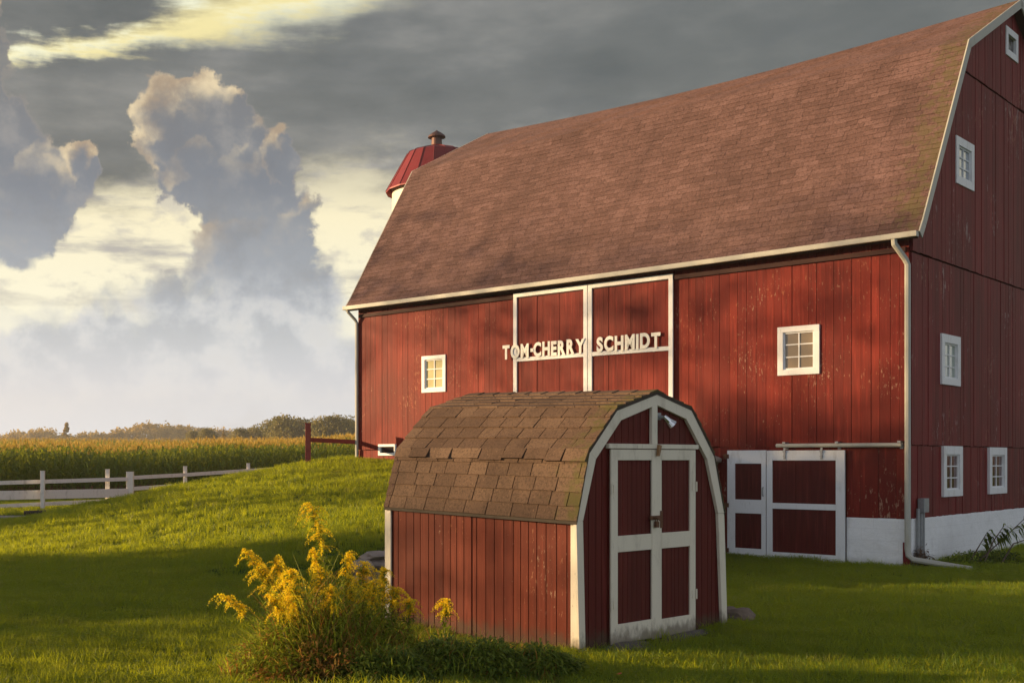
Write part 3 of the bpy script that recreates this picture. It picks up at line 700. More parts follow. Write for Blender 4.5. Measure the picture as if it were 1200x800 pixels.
mb = MB(); P2 = lambda a, d, z: (.008 - d, a, z)
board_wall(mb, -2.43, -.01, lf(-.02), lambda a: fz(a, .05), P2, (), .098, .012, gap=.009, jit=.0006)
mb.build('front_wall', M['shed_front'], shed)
# skirt boards at the foot of the shed
mb = MB(); mb.box(-.004, .02, -2.45, 0, -.06, .035); mb.build('sill_beam', M['timber'], shed)
# gable trim following the gambrel, down to the ground
IN = [(-.02, 1.235), (-.215, 1.80), (-.61, 2.17), (-1.202, 2.335), (-1.735, 2.205), (-2.12, 1.80), (-2.335, 1.23)]
mb = MB()
for k in range(6):
    a, b_, c_, d_ = FP[k], FP[k + 1], IN[k + 1], IN[k]
    mb.hexa([(-.045, *d_), (-.008, *d_), (-.008, *c_), (-.045, *c_), (-.045, a[0], a[1] - .004), (-.008, a[0], a[1] - .004), (-.008, b_[0], b_[1] - .004), (-.045, b_[0], b_[1] - .004)])
mb.build('gable_trim', M['cream'], shed, bevel=.003)
mb = MB(); mb.hexa([(-.042, -.062, .01), (-.008, -.062, .01), (-.008, .031, .01), (-.042, .031, .01), (-.042, -.022, 1.232), (-.008, -.022, 1.232), (-.008, .078, 1.232), (-.042, .078, 1.232)])
mb.box(-.007, .062, .0125, .030, .035, 1.225)
mb.build('corner_trim', M['cream'], shed, bevel=.003)
mb = MB(); mb.hexa([(-.042, -2.52, .0), (-.008, -2.52, .0), (-.008, -2.42, .0), (-.042, -2.42, .0), (-.042, -2.455, 1.228), (-.008, -2.455, 1.228), (-.008, -2.336, 1.228), (-.042, -2.336, 1.228)])
mb.build('corner_trim', M['cream'], shed, bevel=.003)
mb = MB(); mb.box(SL - .03, SL + .06, .0125, .032, .02, 1.262); mb.box(SL + .0, SL + .03, -.09, .012, .02, 1.262); mb.build('corner_trim', M['cream'], shed, bevel=.003)
# roof
mb = MB(); xa, xb = -.052, SL + .05
rws = [5, 4, 3]
for k in range(6):
    if k < 3: pa, pb, qa, qb = FP[k], FP[k + 1], BP[k], BP[k + 1]
    else: pa, pb, qa, qb = FP[k + 1], FP[k], BP[k + 1], BP[k]
    rr = (rws + rws[::-1])[k] if k < 3 else [4, 5, 5][k - 3]
    if k == 2: rr = 5
    roof_slope(mb, pa, pb, xa, xb, rr, .27, .013, qa, qb, jitter=.8, rrange=(.15, .85))
# curled starter tabs standing proud at the break of the roof
def lerp(a, b_, t): return (a[0] * (1 - t) + b_[0] * t, a[1] * (1 - t) + b_[1] * t)
s = 0.0
while s < 1:
    w = random.uniform(.05, .13)
    a, b_ = s, min(1, s + w * .95); s += w
    up = random.uniform(.025, .05) if random.random() < .75 else .012
    def PP(s_, t, off):
        f0 = lerp(FP[0], FP[1], t); b0 = lerp(BP[0], BP[1], t); p = lerp(f0, b0, s_); return (xa + (xb - xa) * s_, p[0] + off * .96, p[1] + off * .25)
    t0 = .84 + random.uniform(-.02, .02)
    mb.hexa([PP(a, t0, .0), PP(b_, t0, .0), PP(b_, 1.0, .0), PP(a, 1.0, .0), PP(a, t0, .012 + up), PP(b_, t0, .012 + up), PP(b_, 1.02, .014), PP(a, 1.02, .014)], random.random())
# ridge caps
for j in range(11):
    s0, s1 = j / 11, (j + 1.15) / 11; s1 = min(1, s1)
    for sg in (1, -1):
        def RP(s_, o, h): p = lerp(FP[3], BP[3], s_); return (xa + (xb - xa) * s_, p[0] + sg * o, p[1] - abs(o) * .27 + h)
        mb.hexa([RP(s0, 0, 0), RP(s1, 0, 0), RP(s1, .12, 0), RP(s0, .12, 0), RP(s0, 0, .022), RP(s1, 0, .012), RP(s1, .12, .012), RP(s0, .12, .022)], random.random())
ro_ = mb.build('roof', M['shed_roof'], shed); ro_['label'] = 'brown tab shingles with green moss at the edges'
mb = MB()
for k in range(6):
    a, b_, c_, d_ = FP[k], FP[k + 1], BP[k + 1], BP[k]; t = .03
    mb.hexa([(xa + .002, a[0], a[1] - t), (xa + .002, b_[0], b_[1] - t), (xb, c_[0], c_[1] - t), (xb, d_[0], d_[1] - t), (xa + .002, a[0], a[1]), (xa + .002, b_[0], b_[1]), (xb, c_[0], c_[1]), (xb, d_[0], d_[1])])
mb.build('roof_deck', M['timber'], shed)
# doors
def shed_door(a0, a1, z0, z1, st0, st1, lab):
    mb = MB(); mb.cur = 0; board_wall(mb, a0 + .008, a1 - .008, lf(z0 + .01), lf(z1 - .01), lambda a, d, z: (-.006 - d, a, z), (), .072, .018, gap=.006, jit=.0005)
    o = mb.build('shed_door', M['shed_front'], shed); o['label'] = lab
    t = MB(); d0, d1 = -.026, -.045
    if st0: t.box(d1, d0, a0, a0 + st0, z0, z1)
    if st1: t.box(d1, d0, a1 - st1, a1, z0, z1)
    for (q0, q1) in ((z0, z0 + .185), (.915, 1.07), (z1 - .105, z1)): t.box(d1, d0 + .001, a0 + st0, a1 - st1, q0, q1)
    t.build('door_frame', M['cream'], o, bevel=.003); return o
dl = shed_door(-1.118, -.452, .045, 1.895, 0.0, .105, 'left leaf of the shed door')
dr = shed_door(-1.90, -1.124, .03, 1.895, .10, .165, 'right leaf of the shed door with the latch')
for dd, v in ((dl, -.452), (dr, -1.90)):
    for z in (1.52, .42):
        sg = 1 if v > -1 else -1
        mb = MB(); mb.box(-.052, -.046, v - .05 * sg - .02, v - .05 * sg + .02, z - .04, z + .04); mb.tube([(-.052, v + .006 * sg, z - .05), (-.052, v + .006 * sg, z + .05)], .009, 6); mb.build('hinge', M['cream'], dd)
mb = MB(); mb.box(-.054, -.046, -1.27, -1.08, 1.205, 1.245); mb.tube([(-.05, -1.14, 1.225), (-.085, -1.14, 1.225), (-.085, -1.20, 1.20)], .009, 6)
mb.box(-.085, -.06, -1.185, -1.135, 1.13, 1.19); mb.tube([(-.072, -1.145, 1.19), (-.072, -1.145, 1.23), (-.072, -1.175, 1.23), (-.072, -1.175, 1.19)], .006, 6); mb.box(-.05, -.046, -1.30, -1.255, 1.12, 1.29)
mb.build('latch', M['rust'], dr)
mb = MB(); mb.box(-.055, -.010, -1.94, -.41, 1.902, 1.948); mb.build('door_header', M['cream'], shed, bevel=.003)
mb = MB(); mb.box(-.046, -.010, -1.215, -1.125, 1.949, 2.345); mb.build('gable_post', M['cream'], shed, bevel=.003)
mb = MB(); mb.hexa([(-.085, -1.20, 1.83), (-.057, -1.20, 1.83), (-.057, -1.17, 1.83), (-.085, -1.17, 1.83), (-.085, -1.235, 1.935), (-.057, -1.235, 1.935), (-.057, -1.19, 1.945), (-.085, -1.19, 1.945)]); mb.build('turn_button', M['wood_brown'], shed, bevel=.004)
# flood lamp under the gable
mb = MB(); mb.box(-.03, -.006, -1.30, -1.23, 2.19, 2.26); mb.tube([(-.02, -1.265, 2.22), (-.075, -1.275, 2.215)], .018, 8)
lamp = mb.build('flood_lamp', M['grey_metal'], shed)
mb = MB(); c0 = Vector((-.075, -1.275, 2.225)); dr_ = Vector((-.35, -.62, -.70)).normalized()
mb.tube([c0, c0 + dr_ * .03, c0 + dr_ * .075, c0 + dr_ * .125], [.020, .028, .036, .055], 16, cap=True); mb.build('lamp_head', M['chrome'], lamp)

# ------------------------------------------------------------------ fences
def at(px, d, z=None): return ((px - 387.6) / 1358.2 * d, d)
def fence_seg(name, posts, rails, label, cat, group, mat, pw=.13, extend=None):
    base = posts[0]; o = empty(name, (base[0], base[1], base[2]), 0, label, cat, group)
    for (x, y, zb, zt, w) in posts:
        mb = MB(); dx = x - base[0]; dy = y - base[1]
        mb.box(dx - w / 2, dx + w / 2, dy - w / 2, dy + w / 2, zb - base[2] - .2, zt - base[2])
        mb.box(dx - w / 2 - .008, dx + w / 2 + .008, dy - w / 2 - .008, dy + w / 2 + .008, zt - base[2], zt - base[2] + .02); mb.build('post', mat, o, bevel=.006)
    for (p, q_, h, fwd) in rails:
        mb = MB(); P_ = Vector(p) - Vector(base[:3]); Q_ = Vector(q_) - Vector(base[:3]); d = (Q_ - P_); d.z = 0; d.normalize(); nn = Vector((d.y, -d.x, 0))
        if nn.y > 0: nn = -nn
        a = P_ + nn * fwd; b2 = Q_ + nn * fwd; t = nn * .035; hh = Vector((0, 0, h / 2))
        mb.hexa([a - hh, b2 - hh, b2 + t - hh, a + t - hh, a + hh, b2 + hh, b2 + t + hh, a + t + hh]); mb.build('rail', mat, o, bevel=.004)
    return o
def W3(px, d, py): return ((px - 387.6) / 1358.2 * d, d, 1.8 - (py - 537.8) / 1358.2 * d)
def rz_(px, d, py): return W3(px, d, py)
def post(px, d, top, w=.14, hgt=1.37):
    x, y, z = W3(px, d, top); return (x, y, gz(x, y), z, w)
pl = [post(-190, 37.6, 559), post(-70, 39.3, 555.5), post(50, 41.2, 552), post(126, 43.2, 550)]
gp = post(152.5, 43.6, 553, .25)
fence_seg('plank_fence', pl, [(W3(-190, 37.6, 571), W3(150, 43.6, 561), .14, .09), (W3(-190, 37.6, 584), W3(150, 43.6, 577), .32, .09), (W3(-190, 37.6, 602), W3(126, 43.2, 586.5), .14, .09)],
          'pale wooden fence of three rails with one wide middle plank, left of the thick post', 'fence', None, M['fence_white'])
pr_ = [gp, post(217, 45.6, 546.5), post(291, 47.8, 543), post(357, 49.5, 541), post(430, 51.5, 538)]
fence_seg('rail_fence', pr_, [(W3(152, 43.6, 559.5), W3(217, 45.6, 556), .14, .07), (W3(217, 45.6, 556), W3(291, 47.8, 551), .14, .07), (W3(291, 47.8, 551), W3(430, 51.5, 542.5), .14, .07),
                             (W3(152, 43.6, 572.5), W3(217, 45.6, 568), .14, .07), (W3(217, 45.6, 568), W3(291, 47.8, 562), .14, .07), (W3(291, 47.8, 562), W3(430, 51.5, 557), .14, .07)],
          'pale two-rail wooden fence running right from the thick square post behind the grassy bank', 'fence', None, M['fence_white'])
def bw(u, v): return (BO[0] + BU[0] * u + BV[0] * v, BO[1] + BU[1] * u + BV[1] * v)
px_, py_ = bw(15.0, 1.58); qx, qy = bw(BL + .06, .09)
fence_seg('red_rail_fence', [(px_, py_, gz(px_, py_) - .1, 2.77, .15)], [((px_, py_, 2.33), (qx, qy, 2.28), .12, .0)],
          'short red fence of one post and one rail reaching to the barn corner', 'fence', None, M['red_post'])
# driveway and dark timber at its edge
mb = MB(); pts_ = [(-40, 33.5), (-20, 34.5), (-11.5, 35.2), (-9.3, 36.2), (-8.9, 36.9)]
NN = 24
dv = []
for i in range(NN + 1):
    t = i / NN; x = -42 + 33.6 * t; yc = 33.8 + 2.2 * t ** 3; w = 1.5 * (1 - .6 * t ** 6); dv.append((x, yc, w))
for (xa_, ya_, wa), (xb_, yb_, wb_) in zip(dv[:-1], dv[1:]):
    for j in range(6):
        y0, y1 = ya_ - wa + 2 * wa * j / 6, ya_ - wa + 2 * wa * (j + 1) / 6; y2, y3 = yb_ - wb_ + 2 * wb_ * (j + 1) / 6, yb_ - wb_ + 2 * wb_ * j / 6
        f_ = lambda x, y: (x, y, gz(x, y) + .03)
        mb.face([f_(xa_, y0), f_(xb_, y3), f_(xb_, y2), f_(xa_, y1)])
o = mb.build('driveway', simple('gravel', (.27, .24, .22), .95, .3, 10, bs=.8)); o['kind'] = 'structure'
x, y, z = W3(28, 37.2, 606); x2, y2, z2 = W3(54, 37.4, 604.5)
mb = MB(); mb.tube([(0, 0, 0), (x2 - x, y2 - y, 0.02)], .075, 8)
o = mb.build('landscape_timber', M['timber']); o.location = (x, y, gz(x, y) + .07); tag(o, 'dark timber lying on the grass at the end of the grey driveway', 'timber')

# ------------------------------------------------------------------ retaining wall stones, boulder, slab
def rock_mesh(mb, c, s, seed, sub=3):
    bm = bmesh.new(); bmesh.ops.create_icosphere(bm, subdivisions=sub, radius=1)
    rs = np.random.default_rng(seed); k = rs.normal(size=(6, 3)) * 1.6; ph = rs.random(6) * 6; cuts = rs.normal(size=(7, 3)); cuts /= np.linalg.norm(cuts, axis=1)[:, None]
    base = len(mb.v)
    for v in bm.verts:
        p = np.array(v.co)
        for cc in cuts:
            d = p @ cc
            if d > .68: p = p - cc * (d - .68) * .85
        a = 1 + .05 * sum(math.sin(float(kk @ p) * 2 + pp) for kk, pp in zip(k, ph))
        mb.v.append((c[0] + p[0] * a * s[0], c[1] + p[1] * a * s[1], c[2] + p[2] * a * s[2]))
    r = rs.random()
    for f_ in bm.faces: mb.f.append(tuple(base + v.index for v in f_.verts)); mb.r.append(r); mb.mi.append(0)
    bm.free()
# dry stone wall at the side of the ramp: one thing, each stone inside its mesh
rw = empty('retaining_wall', (*bw(4.0, 5.5), 0), math.pi / 2 + BY, 'rough pale stone retaining wall at the right edge of the grass ramp, behind the shed', 'stone wall')
mb = MB(); v = .2; sd_ = 1
while v < 11.15:
    top = float(np.interp(v, cv, cz)) * (1 + .1 + .55 * float(sst(v, 7, 10.5))) ; top = min(top, 1.85) - (.16 if v > 8 else .0); z = -.25
    w = random.uniform(.26, .46)
    while z < top:
        h = random.uniform(.13, .24); hh = min(h, max(.12, top - z + .08))
        rock_mesh(mb, (random.uniform(-.06, .04), v - 5.5 + random.uniform(-.05, .05), z + hh / 2), (.24, w * .62, hh * .62), sd_, 2); sd_ += 1; z += hh * .92
    v += w * .88
mb.build('stones', M['stone'], rw)
bx, by = 4.42, 12.75
mb = MB(); rock_mesh(mb, (0, 0, .07), (.25, .20, .17), 77, 3); o = mb.build('boulder', M['boulder'], smooth=False); o.location = (bx, by, gz(bx, by) - .02)
tag(o, 'brown boulder in the grass at the right corner of the small shed', 'boulder')
def shp(u, v): return (SO[0] + SU[0] * u + SV[0] * v, SO[1] + SU[1] * u + SV[1] * v)
for i, (u, v, a, b_, lab) in enumerate([(-.16, -.62, .17, .36, 'flat grey stone slab set in the grass before the left shed door'), (-.10, -1.65, .10, .55, 'narrow stone slab under the right shed door')]):
    mb = MB(); rock_mesh(mb, (0, 0, 0), (a, b_, .045), 90 + i, 3); o = mb.build('stone_slab', M['slab']); x, y = shp(u, v); o.location = (x, y, gz(x, y) + .02); o.rotation_euler = (0, 0, math.pi / 2 + SY); tag(o, lab, 'stone slab')

# ------------------------------------------------------------------ instancing on points (grass and corn only)
def gn_scatter(name, pts, rotz, scl, sources, label=None):
    me = bpy.data.meshes.new(name); me.vertices.add(len(pts)); me.vertices.foreach_set('co', np.asarray(pts, np.float32).ravel())
    a = me.attributes.new('rotz', 'FLOAT', 'POINT'); a.data.foreach_set('value', np.asarray(rotz, np.float32))
    a = me.attributes.new('scl', 'FLOAT', 'POINT'); a.data.foreach_set('value', np.asarray(scl, np.float32))
    a = me.attributes.new('pick', 'INT', 'POINT'); a.data.foreach_set('value', rng.integers(0, len(sources), len(pts)).astype(np.int32))
    o = bpy.data.objects.new(name, me); col.objects.link(o); o['kind'] = 'stuff'
    ng = bpy.data.node_groups.new(name + '_scatter', 'GeometryNodeTree')
    ng.interface.new_socket('Geometry', in_out='INPUT', socket_type='NodeSocketGeometry'); ng.interface.new_socket('Geometry', in_out='OUTPUT', socket_type='NodeSocketGeometry')
    N = ng.nodes; L = ng.links
    gi = N.new('NodeGroupInput'); go = N.new('NodeGroupOutput'); jo = N.new('GeometryNodeGeometryToInstance')
    for s in sources:
        oi = N.new('GeometryNodeObjectInfo'); oi.inputs['Object'].default_value = s; oi.inputs['As Instance'].default_value = True; L.new(oi.outputs['Geometry'], jo.inputs[0])
    # pick through separate branches so that order is certain
    N.remove(jo); jg = N.new('GeometryNodeJoinGeometry')
    def attr(n_, t):
        k = N.new('GeometryNodeInputNamedAttribute'); k.data_type = t; k.inputs['Name'].default_value = n_; return k.outputs[0]
    pk = attr('pick', 'INT'); rz = attr('rotz', 'FLOAT'); sc = attr('scl', 'FLOAT')
    cx = N.new('ShaderNodeCombineXYZ'); L.new(rz, cx.inputs[2])
    ois = [n_ for n_ in N if n_.bl_idname == 'GeometryNodeObjectInfo']
    for i, oi in enumerate(ois):
        cmp = N.new('FunctionNodeCompare'); cmp.data_type = 'INT'; cmp.operation = 'EQUAL'
        ins = [s for s in cmp.inputs if s.type == 'INT']; L.new(pk, ins[0]); ins[1].default_value = i
        ip = N.new('GeometryNodeInstanceOnPoints'); L.new(gi.outputs[0], ip.inputs['Points']); L.new(cmp.outputs[0], ip.inputs['Selection']); L.new(oi.outputs['Geometry'], ip.inputs['Instance'])
        L.new(cx.outputs[0], ip.inputs['Rotation']); L.new(sc, ip.inputs['Scale']); L.new(ip.outputs[0], jg.inputs[0])
    L.new(jg.outputs[0], go.inputs[0])
    md = o.modifiers.new('scatter', 'NODES'); md.node_group = ng
    return o

def blades(n, rad, h, w, seed, lean=.5, segs=2, mat=None, name='tuft'):
    r = np.random.default_rng(seed); V = []; F = []; Rn = []
    for i in range(n):
        a = r.random() * 6.283; d = math.sqrt(r.random()) * rad; x, y = d * math.cos(a), d * math.sin(a)
        hh = h * r.uniform(.5, 1.15); la = r.random() * 6.283; ln = r.uniform(.1, lean) * hh; fa = r.random() * 3.14; ww = w * r.uniform(.7, 1.2)
        cx, cy = math.cos(fa) * ww / 2, math.sin(fa) * ww / 2; b = len(V)
        for k in range(segs + 1):
            t = k / segs; ox, oy = x + math.cos(la) * ln * t * t, y + math.sin(la) * ln * t * t; z = hh * t * (1 - .15 * t * lean); s = 1 - t * .9
            V += [(ox - cx * s, oy - cy * s, z - .01 * (k == 0)), (ox + cx * s, oy + cy * s, z - .01 * (k == 0))]
        q = r.random()
        for k in range(segs): F.append((b + 2 * k, b + 2 * k + 1, b + 2 * k + 3, b + 2 * k + 2)); Rn.append(q)
    return np_mesh(name, np.array(V), np.array(F), mat or M['grass'], Rn, parent='unlinked')
tufts = [blades(46, .10, .066 if i < 3 else .095, .0068, 10 + i, .9) for i in range(4)]
def clover(seed, n=34, rad=.11):
    r = random.Random(seed); V = []; F = []; Rn = []
    for i in range(n):
        a = r.random() * 6.28; q = math.sqrt(r.random()) * rad; x, y, z = q * math.cos(a), q * math.sin(a), r.uniform(.02, .055); s_ = r.uniform(.008, .014); b0 = r.random() * 6.28; tl = r.uniform(-.5, .5)
        for k in range(3):
            c_, d_ = math.cos(b0 + k * 2.09), math.sin(b0 + k * 2.09); b = len(V)
            V += [(x, y, z), (x + (c_ - d_ * .5) * s_ * .7, y + (d_ + c_ * .5) * s_ * .7, z + tl * s_), (x + c_ * s_ * 1.2, y + d_ * s_ * 1.2, z + tl * s_ * .6), (x + (c_ + d_ * .5) * s_ * .7, y + (d_ - c_ * .5) * s_ * .7, z + .3 * s_)]; F.append((b, b + 1, b + 2, b + 3)); Rn.append(r.random())
    return np_mesh('clover', np.array(V), np.array(F), M['grass'], Rn, parent='unlinked')
tufts += [clover(5)]
def inshed(x, y, m=.0):
    u = (x - SO[0]) * SU[0] + (y - SO[1]) * SU[1]; v = (x - SO[0]) * SV[0] + (y - SO[1]) * SV[1]
    return (u > -m) & (u < SL + m) & (v < m) & (v > -2.46 - m)
def scatter_lawn(ylo, yhi, dens, sc, side=.6):
    xl = -.2855 * yhi - side; xr = .5985 * yhi + side; n = int((xr - xl) * (yhi - ylo) * dens)
    x = rng.uniform(xl, xr, n); y = rng.uniform(ylo, yhi, n)
    k = (x > -.2855 * y - side) & (x < .5985 * y + side)
    u = (x - BO[0]) * BU[0] + (y - BO[1]) * BU[1]; v = (x - BO[0]) * BV[0] + (y - BO[1]) * BV[1]
    k &= ~((u > -.02) & (v < .04) & (u < BL + .02)) & ~inshed(x, y)
    k &= ~((np.abs(u - 3.95) < .15) & (v < 11.2) & (v > 0))
    k &= ~((np.hypot(x - 13.2, (y - 22.9)) < .55) & (rng.random(n) < .8))
    us = (x - SO[0]) * SU[0] + (y - SO[1]) * SU[1]; vs = (x - SO[0]) * SV[0] + (y - SO[1]) * SV[1]; k &= ~((us > -.42) & (us < 0) & (vs < -.35) & (vs > -2.0) & (rng.random(n) < .72))
    x, y = x[k], y[k]; 
    return x, y, ground(x, y), rng.random(len(x)) * 6.283, rng.uniform(.6, 1.45, len(x)) * sc * (1 + .25 * np.sin(x * 2.3 + np.sin(y * 1.7) * 2) * np.sin(y * 2.9))
parts_ = [scatter_lawn(7.8, 13, 210, 1.0), scatter_lawn(13, 20, 130, 1.12), scatter_lawn(20, 34, 60, 1.35), scatter_lawn(34, 50, 16, 1.9)]
X, Y, Z, RZ, SC = [np.concatenate([p[i] for p in parts_]) for i in range(5)]
kk = ~((X < -8.2) & (Y > 32.3) & (Y < 37.4) & (np.abs(Y - (33.8 + 2.2 * np.clip((X + 42) / 33.6, 0, 1) ** 3)) < 1.5))
gn_scatter('grass', np.stack([X, Y, Z], -1)[kk], RZ[kk], SC[kk], tufts)

# ------------------------------------------------------------------ corn
def ribbon(V, F, MI, Rn, pts, w, up, mi, q):
    b = len(V); n_ = len(pts)
    for k, p in enumerate(pts):
        t = k / (n_ - 1); ww = w * (math.sin(math.pi * (t * .86 + .12)) ** .8) / 2 + .002
        V += [tuple(Vector(p) - up * ww), tuple(Vector(p) + up * ww)]
    for k in range(n_ - 1): F.append((b + 2 * k, b + 2 * k + 1, b + 2 * k + 3, b + 2 * k + 2)); MI.append(mi); Rn.append(q)
def corn_plant(seed):
    r = random.Random(seed); V = []; F = []; MI = []; Rn = []
    H = r.uniform(2.15, 2.4); a0 = r.random() * 6.28
    for j in range(2):   # stalk as two crossed slim prisms
        an = j * 1.57; dx, dy = math.cos(an) * .014, math.sin(an) * .014; b = len(V)
        V += [(-dx, -dy, -.1), (dx, dy, -.1), (dx * .5, dy * .5, H), (-dx * .5, -dy * .5, H)]; F.append((b, b + 1, b + 2, b + 3)); MI.append(0); Rn.append(.3)
    nl = 13
    for i in range(nl):
        z = .12 + (H - .25) * i / nl; an = a0 + (i % 2) * math.pi + r.uniform(-.7, .7); L = r.uniform(.55, .85) * (1 - .25 * abs(i / nl - .5)); dz = r.uniform(.55, 1.1)
        if i > nl - 5: L *= .9; dz *= 1.7
        d = Vector((math.cos(an), math.sin(an), 0)); up = Vector((-math.sin(an), math.cos(an), r.uniform(-.3, .3))).normalized(); P = []
        for k in range(6):
            t = k / 5; P.append(tuple(d * (L * (t ** .85) * .8) + Vector((0, 0, z + dz * L * (t * .9 - 1.15 * t * t)))))
        ribbon(V, F, MI, Rn, P, r.uniform(.06, .09), up, 1 if i < 3 and r.random() < .8 else 0, r.random())
    for i in range(6):
        an = r.random() * 6.28; L = r.uniform(.16, .28); s = r.uniform(.15, .6) if i else .02; d = Vector((math.cos(an) * s, math.sin(an) * s, 1)).normalized()
        P = [Vector((0, 0, H - .06)) + d * (L * t) - Vector((0, 0, .12 * s * t * t)) for t in (0, .4, .75, 1)]
        ribbon(V, F, MI, Rn, [tuple(p) for p in P], .022, Vector((-math.sin(an), math.cos(an), 0)), 2, r.random())
    o = np_mesh('corn_plant', np.array(V), np.array(F), [M['corn_leaf'], M['corn_dry'], M['tassel']], Rn, parent='unlinked')
    o.data.polygons.foreach_set('material_index', np.array(MI, np.int32)); return o
corns = [corn_plant(100 + i) for i in range(6)]
c0 = np.array([(-60 - 387.6) / 1358.2 * 48.5, 48.5]); c1 = np.array([(440 - 387.6) / 1358.2 * 61, 61.0]); dd = c1 - c0; LL = np.linalg.norm(dd); dd /= LL; nn = np.array([-dd[1], dd[0]])
PX = []
for row in range(26):
    s = np.arange(-6, LL + 14, .19 if row < 5 else .30); s = s + rng.normal(0, .03, len(s)); p = c0 + dd * s[:, None] + nn * (row * .76 + rng.normal(0, .04, len(s)))[:, None]; PX.append(p)
for row in range(90):
    off = 26 * .76 + row * 1.5; s = np.arange(-14, LL + 40, 1.0) + rng.normal(0, .3); s = s + rng.normal(0, .2, len(s)); p = c0 + dd * s[:, None] + nn * (off + rng.normal(0, .2, len(s)))[:, None]; PX.append(p)
PX = np.concatenate(PX); k = (PX[:, 0] / PX[:, 1] > -.34) & (PX[:, 0] / PX[:, 1] < .08); PX = PX[k]
sc_ = rng.uniform(.93, 1.07, len(PX)) * (1 + .03 * np.sin(PX[:, 0] * .8) + .02 * np.sin(PX[:, 1] * 1.1))
o = gn_scatter('corn', np.stack([PX[:, 0], PX[:, 1], ground(PX[:, 0], PX[:, 1])], -1), rng.random(len(PX)) * 6.283, sc_, corns)
o['label'] = 'field of tall tasselled corn beyond the fence'; o['category'] = 'corn'

# ------------------------------------------------------------------ trees
def crown_mesh(name, seed, w, h, z0, nl, ls, mat, lumps=14, shape='round', parent='unlinked'):
    r = np.random.default_rng(seed); C = []
    for i in range(lumps):
        a = r.random() * 6.283; t = r.random()
        if shape == 'round': rr = math.sqrt(max(0, 1 - (2 * t - 1) ** 2)) * .62 + .12
        elif shape == 'cone': rr = (1 - t) * .7 + .05
        else: rr = .45 * (1 - abs(2 * t - 1) ** 3) + .1
        C.append((math.cos(a) * w / 2 * rr * r.uniform(.4, 1), math.sin(a) * w / 2 * rr * r.uniform(.4, 1), z0 + h * (.12 + .76 * t), w * r.uniform(.14, .26) * (1 if shape != 'cone' else .9 - .6 * t)))
    C = np.array(C); pick = r.integers(0, lumps, nl); d = r.normal(size=(nl, 3)); d /= np.linalg.norm(d, axis=1)[:, None]; rad = C[pick, 3] * (r.random(nl) ** .35) * r.uniform(.8, 1.25, nl)
    p = C[pick, :3] + d * rad[:, None] * np.array([1, 1, .8])
    n1 = r.normal(size=(nl, 3)) + d * .6; n1 /= np.linalg.norm(n1, axis=1)[:, None]; t1 = np.cross(n1, r.normal(size=(nl, 3))); t1 /= np.linalg.norm(t1, axis=1)[:, None]; t2 = np.cross(n1, t1)
    s = ls * r.uniform(.5, 1.2, nl)[:, None]
    V = np.stack([p - t1 * s * .5, p - t2 * s * .32, p + t1 * s * .5, p + t2 * s * .32], 1).reshape(-1, 3); F = np.arange(nl * 4).reshape(-1, 4)
    rn = np.clip(r.random(lumps)[pick] * .6 + r.random(nl) * .4, 0, 1)
    return np_mesh(name, V, F, mat, rn, parent=parent)
def trunk_mesh(seed, h, rad, limbs=5, w=2.0):
    r = random.Random(seed); mb = MB(); pts = [(r.uniform(-.03, .03) * h * t, r.uniform(-.03, .03) * h * t, h * t - .2) for t in (0, .2, .45, .7, .95)]
    mb.tube(pts, [rad * 1.25, rad, rad * .8, rad * .55, rad * .15], 8)
    for i in range(limbs):
        t = r.uniform(.3, .75); a = r.random() * 6.28; p = Vector((0, 0, h * t - .2)); e = p + Vector((math.cos(a) * w * .3, math.sin(a) * w * .3, h * .2)); mb.tube([p, (p + e) / 2 + Vector((0, 0, -.03 * h)), e], [rad * .45, rad * .3, rad * .1], 6)
    o = mb.build('trunk', M['bark']); col.objects.unlink(o); return o.data
def tree(name, x, y, sc, cm, tm, label, cat, group, rz=0, zs=1.0):
    t = empty(name, (x, y, gz(x, y)), rz, label, cat, group); t.scale = (sc, sc, sc * zs)
    for nm, me in (('crown', cm), ('trunk', tm)):
        o = bpy.data.objects.new(nm, me); col.objects.link(o); o.parent = t
    return t
# tree line right of the field, about 300 m away (one unit crown = 10 m tall tree)
cms = [crown_mesh('crown', 200 + i, 12.5, 9.6, .0, 3600, .85, M['tree_leaf'], 34).data for i in range(4)]
tms = [trunk_mesh(300 + i, 8.5, .25, 6, 7) for i in range(2)]
conif = crown_mesh('crown', 231, 4.2, 10.5, .6, 2000, .5, M['far_leaf'], 26, 'cone').data
spire = crown_mesh('crown', 233, 5.0, 11.6, .6, 2200, .8, M['far_leaf'], 26, 'cone').data
line_t = [(243, 503, 300, 0), (262, 499, 310, 4), (281, 502, 290, 1), (300, 500, 300, 2), (318, 493, 290, 3), (335, 489, 280, 0), (352, 491, 290, 1), (366, 495, 280, 2), (380, 490, 270, 3), (396, 489, 270, 0), (411, 491, 275, 2), (428, 492, 280, 1), (445, 494, 280, 3), (226, 505, 320, 1)]
kinds = ['rounded dark green tree', 'bushy olive green tree', 'broad leafy tree', 'ragged topped tree', 'pointed conical tree']
for i, (px, top, d, k) in enumerate(line_t):
    x, y, zt = W3(px, d, top); base = gz(x, y); H = zt - base
    me = conif if k == 4 else cms[k]
    tree('conical_tree' if k == 4 else 'tree', x, y, H / (11.1 if k == 4 else 9.3), me, tms[i % 2], None, 'tree', 'trees beyond the cornfield', rz=random.random() * 6, zs=1.0)
    t = [o for o in col.objects if o.name.startswith(('tree', 'conical_tree')) and o.type == 'EMPTY'][-1]
